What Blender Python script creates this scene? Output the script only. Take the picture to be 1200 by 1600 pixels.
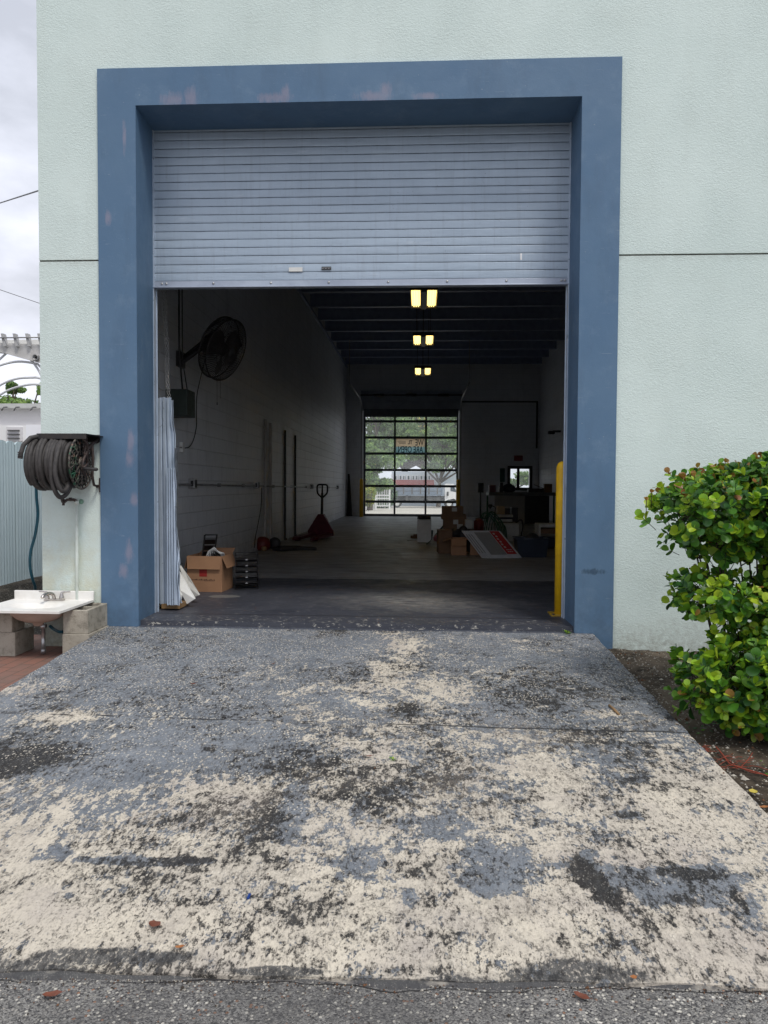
import bpy, bmesh, math, random
from math import sin, cos, tan, pi, radians, atan, atan2, sqrt
from mathutils import Vector, Matrix, noise
random.seed(7)
for o in list(bpy.data.objects): bpy.data.objects.remove(o)
SC = bpy.context.scene
COL = SC.collection
# ------------------------------------------------------------------ camera
F = 1150.0
YAW = atan(58/1150); ROLL = 0.0055; PITCH = -atan((800-759.5)/F)
CAM = Vector((0, -6.06, 1.145))
fw = Vector((-sin(YAW)*cos(PITCH), cos(YAW)*cos(PITCH), sin(PITCH)))
r0 = Vector((cos(YAW), sin(YAW), 0)); u0 = r0.cross(fw)
rt = r0*cos(ROLL)+u0*sin(ROLL); up = u0*cos(ROLL)-r0*sin(ROLL)
cd = bpy.data.cameras.new('camera'); cam = bpy.data.objects.new('camera', cd); COL.objects.link(cam)
cam.matrix_world = Matrix(((rt.x, up.x, -fw.x, CAM.x), (rt.y, up.y, -fw.y, CAM.y), (rt.z, up.z, -fw.z, CAM.z), (0, 0, 0, 1)))
cd.sensor_fit = 'AUTO'; cd.sensor_width = 36; cd.lens = F/1600*36; cd.clip_start = 0.05; cd.clip_end = 3000
SC.camera = cam
def at(px, py, Y=None, Z=None, X=None):
    d = fw + rt*((px-600)/F) - up*((py-800)/F)
    t = (Y-CAM.y)/d.y if Y is not None else (Z-CAM.z)/d.z if Z is not None else (X-CAM.x)/d.x
    return CAM + d*t
# ------------------------------------------------------------------ world, sun, exposure
SUN_EL, SUN_AZ = radians(58), radians(146)      # azimuth clockwise from +Y : the sun stands behind the camera, to the right
w = bpy.data.worlds.new("World"); SC.world = w; w.use_nodes = True
nt = w.node_tree; N = nt.nodes; L = nt.links; N.clear()
wo = N.new('ShaderNodeOutputWorld'); bg = N.new('ShaderNodeBackground'); L.new(bg.outputs[0], wo.inputs[0])
sky = N.new('ShaderNodeTexSky'); sky.sky_type = 'NISHITA'; sky.sun_disc = False
sky.sun_elevation = SUN_EL; sky.sun_rotation = SUN_AZ
tc = N.new('ShaderNodeTexCoord'); mp = N.new('ShaderNodeMapping'); L.new(tc.outputs['Generated'], mp.inputs[0]); mp.inputs['Scale'].default_value = (1, 1, 2.2)
cn = N.new('ShaderNodeTexNoise'); cn.inputs['Scale'].default_value = 3.2; cn.inputs['Detail'].default_value = 7; cn.inputs['Roughness'].default_value = .55
L.new(mp.outputs[0], cn.inputs['Vector'])
cr = N.new('ShaderNodeValToRGB'); L.new(cn.outputs['Fac'], cr.inputs[0])
cr.color_ramp.elements[0].position = .36; cr.color_ramp.elements[0].color = (4.9, 5.1, 5.7, 1)
cr.color_ramp.elements[1].position = .60; cr.color_ramp.elements[1].color = (7.6, 7.8, 8.7, 1)
cm = N.new('ShaderNodeMapping'); L.new(tc.outputs['Generated'], cm.inputs[0]); cm.inputs['Location'].default_value = (5, 2, 1)
c2 = N.new('ShaderNodeTexNoise'); c2.inputs['Scale'].default_value = 2.0; c2.inputs['Detail'].default_value = 4; L.new(cm.outputs[0], c2.inputs['Vector'])
c3 = N.new('ShaderNodeMapRange'); c3.inputs['From Min'].default_value = .3; c3.inputs['From Max'].default_value = .5; c3.inputs['To Min'].default_value = .78; c3.inputs['To Max'].default_value = 1.0
L.new(c2.outputs['Fac'], c3.inputs['Value'])
mx = N.new('ShaderNodeMix'); mx.data_type = 'RGBA'; L.new(c3.outputs[0], mx.inputs[0]); L.new(sky.outputs[0], mx.inputs[6]); L.new(cr.outputs[0], mx.inputs[7])
L.new(mx.outputs[2], bg.inputs[0]); bg.inputs[1].default_value = 0.1
sd = bpy.data.lights.new('sun', 'SUN'); sd.energy = 1.5; sd.angle = radians(14); sd.color = (1, .95, .87)
so = bpy.data.objects.new('sun', sd); COL.objects.link(so)
sv = Vector((sin(SUN_AZ)*cos(SUN_EL), cos(SUN_AZ)*cos(SUN_EL), sin(SUN_EL)))
so.rotation_euler = sv.to_track_quat('Z', 'Y').to_euler(); so.location = (0, -8, 20)
SC.view_settings.view_transform = 'Standard'; SC.view_settings.look = 'None'; SC.view_settings.exposure = 0.5; SC.view_settings.gamma = 1
SC.render.engine = 'CYCLES'
SC.cycles.max_bounces = 10; SC.cycles.diffuse_bounces = 8; SC.cycles.transparent_max_bounces = 12

# ------------------------------------------------------------------ node helpers
class NT:
    def __init__(s, name):
        s.m = bpy.data.materials.new(name); s.m.use_nodes = True; s.t = s.m.node_tree; s.N = s.t.nodes; s.L = s.t.links
        s.b = s.N['Principled BSDF']; s.tc = s.N.new('ShaderNodeTexCoord'); s.P = s.tc.outputs['Object']
    def lk(s, a, b): s.L.new(a, b); return a
    def val(s, inp, v):
        if hasattr(v, 'is_linked') or isinstance(v, bpy.types.NodeSocket): s.L.new(v, inp)
        else: inp.default_value = v
    def map(s, sc=(1, 1, 1), loc=(0, 0, 0), rot=(0, 0, 0), src=None):
        n = s.N.new('ShaderNodeMapping'); s.L.new(src or s.P, n.inputs[0]); n.inputs['Scale'].default_value = sc; n.inputs['Location'].default_value = loc; n.inputs['Rotation'].default_value = rot
        return n.outputs[0]
    def noise(s, scale, detail=4, rough=.55, src=None, dist=0):
        n = s.N.new('ShaderNodeTexNoise'); s.L.new(src or s.P, n.inputs['Vector']); n.inputs['Scale'].default_value = scale; n.inputs['Detail'].default_value = detail
        n.inputs['Roughness'].default_value = rough; n.inputs['Distortion'].default_value = dist; return n.outputs['Fac']
    def voro(s, scale, src=None, feat='F1', out='Distance'):
        n = s.N.new('ShaderNodeTexVoronoi'); n.feature = feat; s.L.new(src or s.P, n.inputs['Vector']); n.inputs['Scale'].default_value = scale; return n.outputs[out]
    def math(s, op, a, b=0.0, c=None, clamp=False):
        n = s.N.new('ShaderNodeMath'); n.operation = op; n.use_clamp = clamp; s.val(n.inputs[0], a); s.val(n.inputs[1], b)
        if c is not None: s.val(n.inputs[2], c)
        return n.outputs[0]
    def mr(s, v, a, b, c=0., d=1., smooth=False):
        n = s.N.new('ShaderNodeMapRange'); n.clamp = True
        if smooth: n.interpolation_type = 'SMOOTHSTEP'
        s.val(n.inputs[0], v); n.inputs[1].default_value = a; n.inputs[2].default_value = b; n.inputs[3].default_value = c; n.inputs[4].default_value = d; return n.outputs[0]
    def mix(s, f, a, b):
        n = s.N.new('ShaderNodeMix'); n.data_type = 'RGBA'; s.val(n.inputs[0], f)
        for i, v in ((6, a), (7, b)):
            if isinstance(v, bpy.types.NodeSocket): s.L.new(v, n.inputs[i])
            else: n.inputs[i].default_value = (*v, 1) if len(v) == 3 else v
        return n.outputs[2]
    def xyz(s, src=None):
        n = s.N.new('ShaderNodeSeparateXYZ'); s.L.new(src or s.P, n.inputs[0]); return n.outputs
    def bump(s, h, st=.3, dist=.01, nrm=None):
        n = s.N.new('ShaderNodeBump'); s.L.new(h, n.inputs['Height']); n.inputs['Strength'].default_value = st; n.inputs['Distance'].default_value = dist
        if nrm: s.L.new(nrm, n.inputs['Normal'])
        return n.outputs[0]
    def blob(s, cx, cy, rx, ry, wob):      # soft elliptical stain with a wobbly rim, in world xy
        X, Y, Z = s.xyz()
        a = s.math('DIVIDE', s.math('SUBTRACT', X, cx), rx); b = s.math('DIVIDE', s.math('SUBTRACT', Y, cy), ry)
        d = s.math('SQRT', s.math('ADD', s.math('MULTIPLY', a, a), s.math('MULTIPLY', b, b)))
        return s.math('SUBTRACT', 1.0, s.math('ADD', d, wob))
    def out(s, col=None, rough=None, metal=None, nrm=None, spec=None):
        if col is not None:
            if isinstance(col, bpy.types.NodeSocket): s.L.new(col, s.b.inputs['Base Color'])
            else: s.b.inputs['Base Color'].default_value = (*col, 1)
        if rough is not None: s.val(s.b.inputs['Roughness'], rough)
        if metal is not None: s.b.inputs['Metallic'].default_value = metal
        if spec is not None: s.b.inputs['Specular IOR Level'].default_value = spec
        if nrm: s.L.new(nrm, s.b.inputs['Normal'])
        return s.m
def pm(name, c1, c2=None, scale=6, rough=.6, metal=0, bump=.15, bscale=40, bd=.004, spec=.4):
    s = NT(name); c2 = c2 or tuple(x*.72 for x in c1)
    f = s.mr(s.noise(scale, 6, .6), .35, .68); col = s.mix(f, c1, c2)
    r = s.mr(s.noise(scale*2.3, 4), .3, .7, rough-.08, min(1, rough+.1))
    return s.out(col, r, metal, s.bump(s.noise(bscale, 5, .6), bump, bd), spec)
M = {}
for k, a in dict(
    black=((.02, .02, .022), (.035, .033, .032), 8, .5), blackmetal=((.03, .03, .033), (.055, .045, .04), 14, .45, .4),
    rubber=((.033, .031, .031), (.055, .05, .048), 30, .62), brown_metal=((.075, .05, .042), (.035, .03, .03), 40, .6, .2),
    yellow=((.82, .50, .012), (.60, .35, .012), 9, .45), yellowold=((.45, .30, .03), (.30, .18, .02), 12, .6),
    cardboard=((.40, .22, .12), (.33, .18, .10), 5, .85), carddark=((.20, .115, .065), (.14, .085, .05), 6, .85),
    galv=((.50, .58, .68), (.38, .45, .54), 5, .34, .35), steel=((.5, .5, .5), (.3, .3, .3), 20, .35, .8), chrome=((.5, .47, .44), (.42, .39, .37), 20, .22, 1.0),
    white=((.72, .73, .72), (.58, .58, .56), 6, .55), offwhite=((.55, .55, .52), (.42, .42, .40), 8, .65), whiteplastic=((.78, .77, .74), (.70, .68, .63), 7, .38),
    red=((.17, .02, .018), (.11, .014, .014), 10, .45), darkred=((.11, .011, .024), (.07, .009, .017), 10, .4), navy=((.02, .028, .055), (.014, .02, .04), 8, .4),
    greencloth=((.02, .07, .06), (.01, .04, .035), 20, .7), teal=((.01, .09, .13), (.008, .06, .09), 30, .4), greenmetal=((.01, .12, .06), (.02, .05, .03), 20, .5),
    boxgreen=((.03, .042, .035), (.02, .03, .025), 10, .5), ceil=((.24, .29, .40), (.19, .23, .33), 3, .7), joist=((.34, .39, .50), (.27, .31, .42), 6, .5, .2),
    bark=((.11, .085, .065), (.06, .045, .035), 12, .9), stemdark=((.05, .035, .027), (.028, .02, .016), 20, .85),
    pink=((.55, .22, .24), (.4, .12, .15), 10, .6), wood=((.30, .19, .09), (.2, .12, .055), 8, .7), soil=((.05, .04, .03), (.025, .02, .016), 12, 1),
    tyre=((.03, .03, .03), (.05, .05, .05), 10, .8), truckgrey=((.20, .25, .32), (.14, .18, .24), 3, .4), glassdark=((.06, .09, .11), (.05, .07, .09), 3, .1),
    redwall=((.45, .09, .08), (.36, .07, .06), 1, .7), bluewall=((.62, .70, .78), (.52, .60, .70), .6, .7), darkgray=((.12, .12, .125), (.09, .09, .09), 4, .8),  # last entry: an even dark grey for roof, louvre, hooks and chassis
    tan=((.42, .30, .16), (.36, .26, .14), 8, .7), conduit=((.35, .35, .35), (.25, .25, .25), 10, .35, .6), twig=((.28, .055, .03), (.2, .04, .02), 30, .8)).items():
    M[k] = pm(k, a[0], a[1], a[2], a[3], a[4] if len(a) > 4 else 0)

def stucco(name, c1, c2):
    s = NT(name); X, Y, Z = s.xyz()
    col = s.mix(s.mr(s.noise(.9, 5, .6), .35, .7), c1, c2)
    st = s.noise(2.0, 5, .6, s.map((3, 3, .25)))                       # weather streaks
    col = s.mix(s.math('MULTIPLY', s.mr(st, .52, .75), .08), col, (.36, .38, .34))
    # yellow green grime low on the pier left of the doorway, grey splash back low on the right
    g = s.math('MULTIPLY', s.mr(Z, 1.15, .2, 0, 1, True), s.mr(X, -2.0, -2.8, 0, 1))
    g = s.math('MULTIPLY', g, s.mr(s.noise(5, 6, .65), .36, .6))
    col = s.mix(s.math('MULTIPLY', g, .62), col, (.52, .50, .35))
    k = s.math('MULTIPLY', s.mr(s.math('ADD', Z, s.math('MULTIPLY', s.noise(7, 6, .7), .45)), .40, .0, 0, 1, True), s.mr(s.noise(22, 6, .75), .35, .62))
    col = s.mix(s.math('MULTIPLY', k, .6), col, (.20, .185, .15))
    hatch = s.noise(46, 3, .6, s.map((1, 1, 1.5)), 1.2)
    h = s.mr(hatch, .40, .62, 0, 1, True)
    h2 = s.math('ADD', s.math('MULTIPLY', h, s.mr(s.noise(3.5, 3), .25, .6, .35, 1)), s.math('MULTIPLY', s.noise(210, 3), .22))
    col = s.mix(s.math('MULTIPLY', s.mr(hatch, .44, .36), .10), col, (.3, .33, .31))
    col = s.mix(s.math('MULTIPLY', s.mr(s.noise(1.7, 7, .7, s.map(loc=(9, 9, 9))), .5, .7), .12), col, (.48, .52, .47)); col = s.mix(s.math('MULTIPLY', s.mr(s.math('ABSOLUTE', s.math('SUBTRACT', Z, 2.99)), .05, .0), s.math('MULTIPLY', s.mr(s.noise(5, 6, .7, s.map((1, 1, .2))), .4, .65), .35)), col, (.30, .30, .26)); bst = s.mr(s.noise(1.3, 4, .6, s.map(loc=(4, 0, 2))), .35, .65, .35, 1.0); return s.out(col, .84, 0, s.bump(s.math('MULTIPLY', h2, bst), .40, .006), .22)
M['stucco'] = stucco('stucco', (.645, .74, .71), (.575, .672, .645))
def bluepaint():
    s = NT('blue_paint'); X, Y, Z = s.xyz()
    col = s.mix(s.mr(s.noise(1.3, 5, .6), .35, .68), (.080, .152, .252), (.098, .172, .268))
    n = s.noise(16, 7, .76, s.map((1.6, 1, .45))); big = s.noise(3.1, 3, .5, s.map((1, 1, .55)))
    # faded pinkish rubs on the lintel's lower half and up the left jamb
    lint = s.math('MULTIPLY', s.mr(Z, 4.22, 4.27), s.mr(Z, 4.50, 4.28))
    spots = None
    for (cx, cz, rx, rz) in ((-2.05, 4.29, .16, .10), (-1.90, 4.30, .10, .16), (-1.22, 4.29, .22, .07), (-1.12, 4.32, .06, .12), (-.42, 4.29, .22, .07), (-.31, 4.32, .07, .12), (.02, 4.28, .18, .05),
                              (-2.42, 1.52, .05, .16), (-2.43, 1.35, .06, .12), (-2.40, 1.02, .05, .10), (-2.44, .58, .06, .16), (-2.49, .42, .07, .10), (-2.60, 3.35, .05, .09), (-2.46, 4.0, .03, .2)):
        a = s.math('DIVIDE', s.math('SUBTRACT', X, cx), rx); b = s.math('DIVIDE', s.math('SUBTRACT', Z, cz), rz)
        d = s.math('SUBTRACT', 1.0, s.math('SQRT', s.math('ADD', s.math('MULTIPLY', a, a), s.math('MULTIPLY', b, b))))
        spots = d if spots is None else s.math('MAXIMUM', spots, d)
    f = s.mr(s.math('ADD', spots, s.math('MULTIPLY', s.math('SUBTRACT', n, .5), 1.6)), .25, .75)
    f = s.math('MULTIPLY', f, s.mr(spots, 0, .12)); f = s.math('MULTIPLY', f, s.math('LESS_THAN', Y, -.015))
    col = s.mix(s.math('MULTIPLY', f, .26), col, (.46, .33, .36))
    a = s.math('DIVIDE', s.math('SUBTRACT', X, 1.40), .13); b = s.math('DIVIDE', s.math('SUBTRACT', Z, .46), .035)
    sc = s.math('SUBTRACT', 1.0, s.math('SQRT', s.math('ADD', s.math('MULTIPLY', a, a), s.math('MULTIPLY', b, b))))
    f2 = s.mr(s.math('ADD', sc, s.math('MULTIPLY', s.math('SUBTRACT', n, .5), 2)), .2, .6); f2 = s.math('MULTIPLY', f2, s.mr(sc, 0, .1))
    col = s.mix(s.math('MULTIPLY', f2, .8), col, (.03, .06, .10))
    low = s.math('MULTIPLY', s.mr(Z, .5, -.1), s.mr(s.noise(9, 6, .7), .4, .65))
    col = s.mix(s.math('MULTIPLY', low, .45), col, (.055, .08, .12))
    grime = s.noise(2.4, 7, .7, s.map((1.5, 1.5, .45), loc=(3, 1, 2))); col = s.mix(s.math('MULTIPLY', s.mr(grime, .50, .68), .30), col, (.06, .10, .155)); col = s.mix(s.math('MULTIPLY', s.mr(s.noise(3.5, 7, .72, s.map(loc=(6, 2, 9))), .54, .70), .35), col, (.17, .25, .345)); scf = s.noise(30, 5, .7, s.map((.25, 1, 2.2), loc=(1, 1, 5))); col = s.mix(s.math('MULTIPLY', s.mr(scf, .66, .70), .25), col, (.30, .36, .42))
    chips = s.mr(s.noise(55, 4, .6), .72, .74)
    col = s.mix(s.math('MULTIPLY', chips, .5), col, (.5, .52, .5))
    h = s.math('ADD', s.noise(3, 3), s.math('MULTIPLY', s.noise(70, 4, .6), .12))
    return s.out(col, s.mr(s.noise(5, 4), .3, .7, .5, .68), 0, s.bump(h, .38, .014), .35)
M['blue'] = bluepaint()
def rollermat():
    s = NT('shutter_paint'); X, Y, Z = s.xyz()
    slat = s.math('FLOOR', s.math('DIVIDE', s.math('SUBTRACT', Z, 2.947), .0718)); wn = s.N.new('ShaderNodeTexWhiteNoise'); wn.noise_dimensions = '1D'; s.L.new(slat, wn.inputs['W'])
    col = s.mix(s.mr(s.noise(1.2, 6, .65, s.map((1, 1, 2.5))), .35, .68), (.375, .455, .545), (.325, .40, .485))
    col = s.mix(s.math('MULTIPLY', wn.outputs['Value'], .22), col, (.27, .33, .41))
    st = s.noise(5, 6, .7, s.map((5, 1, .3)))
    col = s.mix(s.math('MULTIPLY', s.mr(st, .52, .72), .38), col, (.22, .25, .30))
    sm = s.noise(9, 7, .72, s.map((.35, 1, 2.2), loc=(3, 3, 3))); col = s.mix(s.math('MULTIPLY', s.mr(sm, .60, .72), .4), col, (.50, .57, .64))
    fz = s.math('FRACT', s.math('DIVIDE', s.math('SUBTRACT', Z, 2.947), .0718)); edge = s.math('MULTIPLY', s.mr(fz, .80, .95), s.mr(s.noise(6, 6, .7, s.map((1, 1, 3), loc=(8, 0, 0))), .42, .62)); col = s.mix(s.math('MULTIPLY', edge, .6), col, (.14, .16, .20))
    col = s.mix(s.math('MULTIPLY', s.mr(s.noise(60, 4, .6), .68, .71), .55), col, (.12, .13, .15))
    a = s.math('ABSOLUTE', s.math('SUBTRACT', X, .845)); scr = s.math('MULTIPLY', s.math('LESS_THAN', a, .007), s.math('MULTIPLY', s.math('GREATER_THAN', Z, 3.10), s.math('LESS_THAN', Z, 3.155)))
    col = s.mix(scr, col, (.7, .7, .7))
    return s.out(col, s.mr(s.noise(7, 5), .3, .7, .34, .52), .15, s.bump(s.math('ADD', s.noise(2.2, 3, .5, s.map((1, 1, 4))), s.math('MULTIPLY', s.noise(9, 4, .6, s.map((1, 1, 3))), .3)), .3, .02), .5)
M['roller'] = rollermat()
def blockwall(name, c1, c2, strength=.6):
    s = NT(name)
    # course joints run along the wall's length : use Y+X as the running coordinate
    X, Y, Z = s.xyz(); cx = s.N.new('ShaderNodeCombineXYZ'); s.L.new(s.math('ADD', X, Y), cx.inputs[0]); s.L.new(Z, cx.inputs[1])
    br = s.N.new('ShaderNodeTexBrick'); s.L.new(cx.outputs[0], br.inputs['Vector']); br.inputs['Scale'].default_value = 1; br.inputs['Brick Width'].default_value = .40; br.inputs['Row Height'].default_value = .20
    br.inputs['Mortar Size'].default_value = .007; br.inputs['Mortar Smooth'].default_value = .5; br.inputs['Color1'].default_value = (1, 1, 1, 1); br.inputs['Color2'].default_value = (.8, .8, .8, 1); br.inputs['Mortar'].default_value = (0, 0, 0, 1)
    col = s.mix(s.mr(s.noise(.8, 6, .65), .35, .7), c1, c2)
    col = s.mix(s.math('MULTIPLY', s.mr(s.noise(3, 6, .7, s.map((1, 1, .4))), .52, .7), .35), col, tuple(x*.55 for x in c1))
    col = s.mix(s.math('MULTIPLY', br.outputs['Fac'], .35), col, tuple(x*.5 for x in c1))
    col = s.mix(s.math('MULTIPLY', s.mr(Z, .5, 0), s.mr(s.noise(6, 6, .7), .4, .7, 0, .5)), col, (.10, .095, .09))
    h = s.math('ADD', s.math('MULTIPLY', s.math('SUBTRACT', 1, br.outputs['Fac']), .8), s.math('MULTIPLY', s.noise(38, 5, .65), .5))
    return s.out(col, s.mr(s.noise(12, 4), .3, .7, .36, .55), 0, s.bump(h, strength, .012), .45)
M['block'] = blockwall('painted_block', (.68, .70, .73), (.60, .62, .65), .8)
M['backwall'] = blockwall('back_wall_paint', (.68, .70, .72), (.61, .63, .65), .3)
def cmu():
    s = NT('concrete_block'); col = s.mix(s.mr(s.noise(4, 6, .7), .35, .65), (.40, .37, .31), (.27, .25, .205))
    col = s.mix(s.math('MULTIPLY', s.mr(s.noise(16, 6, .7), .5, .7), .6), col, (.13, .115, .09))
    col = s.mix(s.mr(s.voro(120), .12, .08), col, (.08, .075, .06))
    h = s.math('ADD', s.noise(90, 5, .7), s.math('MULTIPLY', s.noise(12, 3), .6)); return s.out(col, .92, 0, s.bump(h, .6, .006), .2)
M['cmu'] = cmu()

# ---------------- the worn ramp
def rampz(x, y): return -.045+y*(.0502-.00585*x)
def pavez(x): return -.262+.0235*x
def ramphit(px, py):
    z = -.15
    for _ in range(8): p = at(px, py, Z=z); z = rampz(p.x, p.y)
    return p
def spots(lst):      # stains measured on the photograph, turned into positions and sizes on the ramp
    o = []
    for (px, py, rx, ry, a) in lst:
        c = ramphit(px, py); u = ramphit(px+rx, py); v0 = ramphit(px, py-ry); v1 = ramphit(px, py+ry); o.append((c.x, c.y, abs(u.x-c.x), abs(v0.y-v1.y)/2, a))
    return o
def rampmat():
    s = NT('worn_ramp_paint'); X, Y, Z = s.xyz()
    def sg(n, k=9.0): return s.math('MULTIPLY', s.math('SUBTRACT', n, .5), k)      # noise in units of about one sigma
    def tot(*a):
        t_ = a[0]
        for q in a[1:]: t_ = s.math('ADD', t_, q)
        return t_
    def k_(n, f): return s.math('MULTIPLY', n, f)
    nb = s.noise(1.1, 3, .5); nm = sg(s.noise(4.2, 5, .62, None, .3), 8); nf = sg(s.noise(36, 7, .70, s.map((1, .52, 1)))); nff = sg(s.noise(110, 5, .65, s.map((1, .6, 1))), 8)
    streakD = sg(s.noise(13, 6, .68, s.map((1.9, .5, 1), rot=(0, 0, .25)))); streakX = sg(s.noise(14, 6, .68, s.map((.8, .9, 1), rot=(0, 0, -.1))))
    lefty = s.mr(X, -.5, -1.5); stk = s.math('ADD', s.math('MULTIPLY', streakD, lefty), s.math('MULTIPLY', streakX, s.math('SUBTRACT', 1, lefty)))
    wob = tot(k_(nm, .26), k_(nf, .22), k_(nff, .08))
    def blobs(lst, w0=.55):
        o = None
        for (px, py, rx, ry, a) in lst:
            a = max(-1.5, min(1.45, a)); b = s.mr(s.blob(px, py, rx*1.15, ry*1.15, wob), -.1, w0+.15, 0, a, True); o = b if o is None else s.math('ADD', o, b)
        return o
    # cream concrete, itself stained
    cream = s.mix(s.mr(s.noise(2.6, 6, .7), .38, .62), (.65, .59, .485), (.54, .49, .415))
    cream = s.mix(k_(s.mr(sg(s.noise(1.9, 5, .6, s.map(loc=(3, 7, 0)))), .2, 1.5), .6), cream, (.43, .385, .35))
    cream = s.mix(k_(s.mr(nff, .1, 1.4), .28), cream, (.30, .26, .22))
    pc = s.mix(s.mr(s.noise(2.2, 5, .6), .38, .64), (.150, .170, .196), (.215, .235, .262))
    pc = s.mix(k_(s.mr(sg(s.noise(15, 6, .7)), -.2, 1.5), .5), pc, (.29, .31, .335))
    pc = s.mix(k_(s.mr(sg(s.noise(40, 6, .7, s.map(loc=(1, 2, 3)))), .4, 1.5), .5), pc, (.09, .105, .13))
    grad = s.mr(s.math('ADD', Y, s.math('MULTIPLY', s.math('SUBTRACT', nb, .5), 1.2)), -4.15, -.8, -1.15, 1.0)
    grad = s.math('ADD', grad, s.math('MULTIPLY', s.mr(X, .1, -1.3, 0, 1, True), s.mr(Y, -3.3, -2.4, 0, .8)))
    L_ = spots(((620, 1020, 40, 48, -1.5), (650, 1080, 100, 32, -1.0), (460, 1060, 90, 28, -.6), (105, 1120, 55, 18, -2.4), (30, 1075, 50, 15, -1.2), (870, 1215, 90, 50, -.9), (1100, 1230, 110, 60, -1.4), (1050, 1290, 130, 45, -1.0), (330, 1230, 110, 36, -.9), (130, 1335, 120, 40, -.3), (200, 1430, 300, 60, -.8), (900, 1420, 110, 60, -.8), (1100, 1450, 80, 60, -.7), (560, 1190, 80, 30, -.6), (700, 1480, 200, 40, -.5), (330, 1090, 60, 15, -.5), (960, 1120, 60, 12, -.8),
          (780, 1350, 70, 50, 1.7), (760, 1375, 60, 25, 1.2), (935, 1370, 26, 60, 1.6), (1015, 1385, 55, 36, 1.7), (1100, 1372, 100, 24, 1.5), (980, 1275, 60, 10, 1.6), (975, 1195, 60, 34, 1.2), (1140, 1260, 50, 20, 1.2), (85, 1333, 36, 18, 2.2), (170, 1338, 60, 12, 1.2), (240, 1347, 110, 8, 1.6), (60, 1430, 13, 17, 2.2), (105, 1400, 20, 8, 1.6), (455, 1270, 30, 55, 1.4), (560, 1350, 50, 30, 1.2), (640, 1405, 14, 22, 1.7), (700, 1290, 45, 34, 1.1), (400, 1185, 90, 30, .7), (250, 1180, 200, 45, .7), (130, 1250, 150, 40, .5), (820, 1090, 110, 30, .6), (985, 1080, 70, 60, .9), (1080, 1420, 80, 50, .9), (590, 1310, 120, 80, .3), (1150, 1400, 40, 60, .7)))
    f = tot(grad, blobs(L_), k_(nm, .55), k_(nf, .85), k_(stk, .55), k_(nff, .45))
    paint = s.mr(f, -.10, .10)
    col = s.mix(paint, cream, pc)
    md = sg(s.noise(1.6, 4, .6, s.map(loc=(11, 4, 0))), 8); mf = sg(s.noise(42, 8, .74, s.map((1, .5, 1), loc=(2, 2, 0)))); mg = sg(s.noise(9, 6, .66, s.map(loc=(7, 2, 0))), 8)
    L2 = spots(((635, 1105, 34, 16, 2.5), (850, 1085, 90, 40, 1.0), (960, 1150, 100, 40, .9), (40, 1188, 78, 30, 2.1), (90, 1090, 60, 20, 1.0), (420, 1120, 60, 15, .6), (400, 1180, 60, 30, .6), (500, 1190, 60, 25, .7), (710, 1190, 60, 30, .8), (600, 1230, 80, 50, .8), (290, 1270, 60, 30, .7), (420, 1300, 50, 60, .8), (560, 1330, 40, 40, .6), (470, 1400, 70, 50, .5), (905, 1355, 26, 26, 2.2), (925, 1375, 20, 26, 2.2), (950, 1402, 22, 26, 2.3), (955, 1465, 15, 28, 2.2), (880, 1470, 12, 12, 1.6), (980, 1273, 50, 8, 1.9), (1110, 1366, 90, 9, 1.9), (1155, 1405, 12, 34, 1.7),
          (640, 1350, 40, 25, .7), (1060, 1100, 50, 40, .9), (330, 1170, 14, 7, 2.2), (290, 1345, 50, 5, 1.5), (650, 1515, 60, 8, .6), (760, 1240, 80, 60, .5), (150, 1300, 120, 30, .4), (200, 1450, 250, 50, -1.1), (1090, 1300, 90, 50, -1.3), (900, 1440, 90, 30, -.6), (850, 1500, 80, 20, -.7), (560, 1010, 250, 25, -.7), (250, 1050, 150, 40, -.6)))
    g = tot(blobs(L2), k_(md, .55), k_(mf, .85), k_(mg, .45), k_(stk, .35), k_(nff, .25))
    soft = s.mr(g, -.5, 1.2, 0, .46); col = s.mix(soft, col, (.115, .105, .095))
    mil = s.mr(g, .66, 1.2); col = s.mix(k_(mil, .93), col, s.mix(s.mr(nf, -.6, 1.0), (.012, .012, .014), (.05, .048, .046)))
    br_ = s.math('MULTIPLY', s.mr(tot(sg(s.noise(1.5, 4, .6, s.map(loc=(21, 5, 0))), 7), blobs(spots(((850, 1170, 110, 45, 1.4), (700, 1240, 80, 50, 1.2), (820, 1400, 60, 50, 1.2), (330, 1290, 90, 60, 1.0), (790, 1130, 70, 15, 1.2))))), .5, 1.8), s.mr(mf, -.9, .9)); col = s.mix(k_(br_, .6), col, (.20, .175, .15))
    shade_pits = s.math('MULTIPLY', s.mr(sg(s.noise(58, 6, .72, s.map((1, .55, 1), loc=(9, 1, 4)))), .55, .9), s.mr(tot(nm, md), -1.6, 1.0)); col = s.mix(k_(shade_pits, .85), col, (.03, .028, .027)); shade_pits2 = s.math('MULTIPLY', s.mr(sg(s.noise(120, 5, .7, s.map((1, .6, 1), loc=(4, 8, 1)))), .75, 1.0), s.mr(tot(mg, k_(nm, .5)), -.9, .7)); col = s.mix(k_(shade_pits2, .75), col, (.035, .033, .032)); gl = s.mr(sg(s.noise(130, 5, .7, s.map((1, .6, 1), loc=(14, 3, 6)))), .9, 1.15); col = s.mix(k_(gl, .45), col, (.62, .59, .53))  # fine pits, blackened to stand in for the gritty shadows as well
    dots = s.math('MULTIPLY', s.mr(s.voro(70, s.map((1, .6, 1))), .36, .24), s.mr(tot(sg(s.noise(7, 6, .65, s.map(loc=(5, 5, 5))), 7), k_(grad, .35)), -.1, .5))
    col = s.mix(k_(dots, .85), col, (.64, .59, .50))
    pa, pb = ramphit(150, 1118), ramphit(980, 1142); JM = -(pb.y-pa.y)/(pb.x-pa.x); JC = -(pa.y+JM*pa.x)
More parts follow.
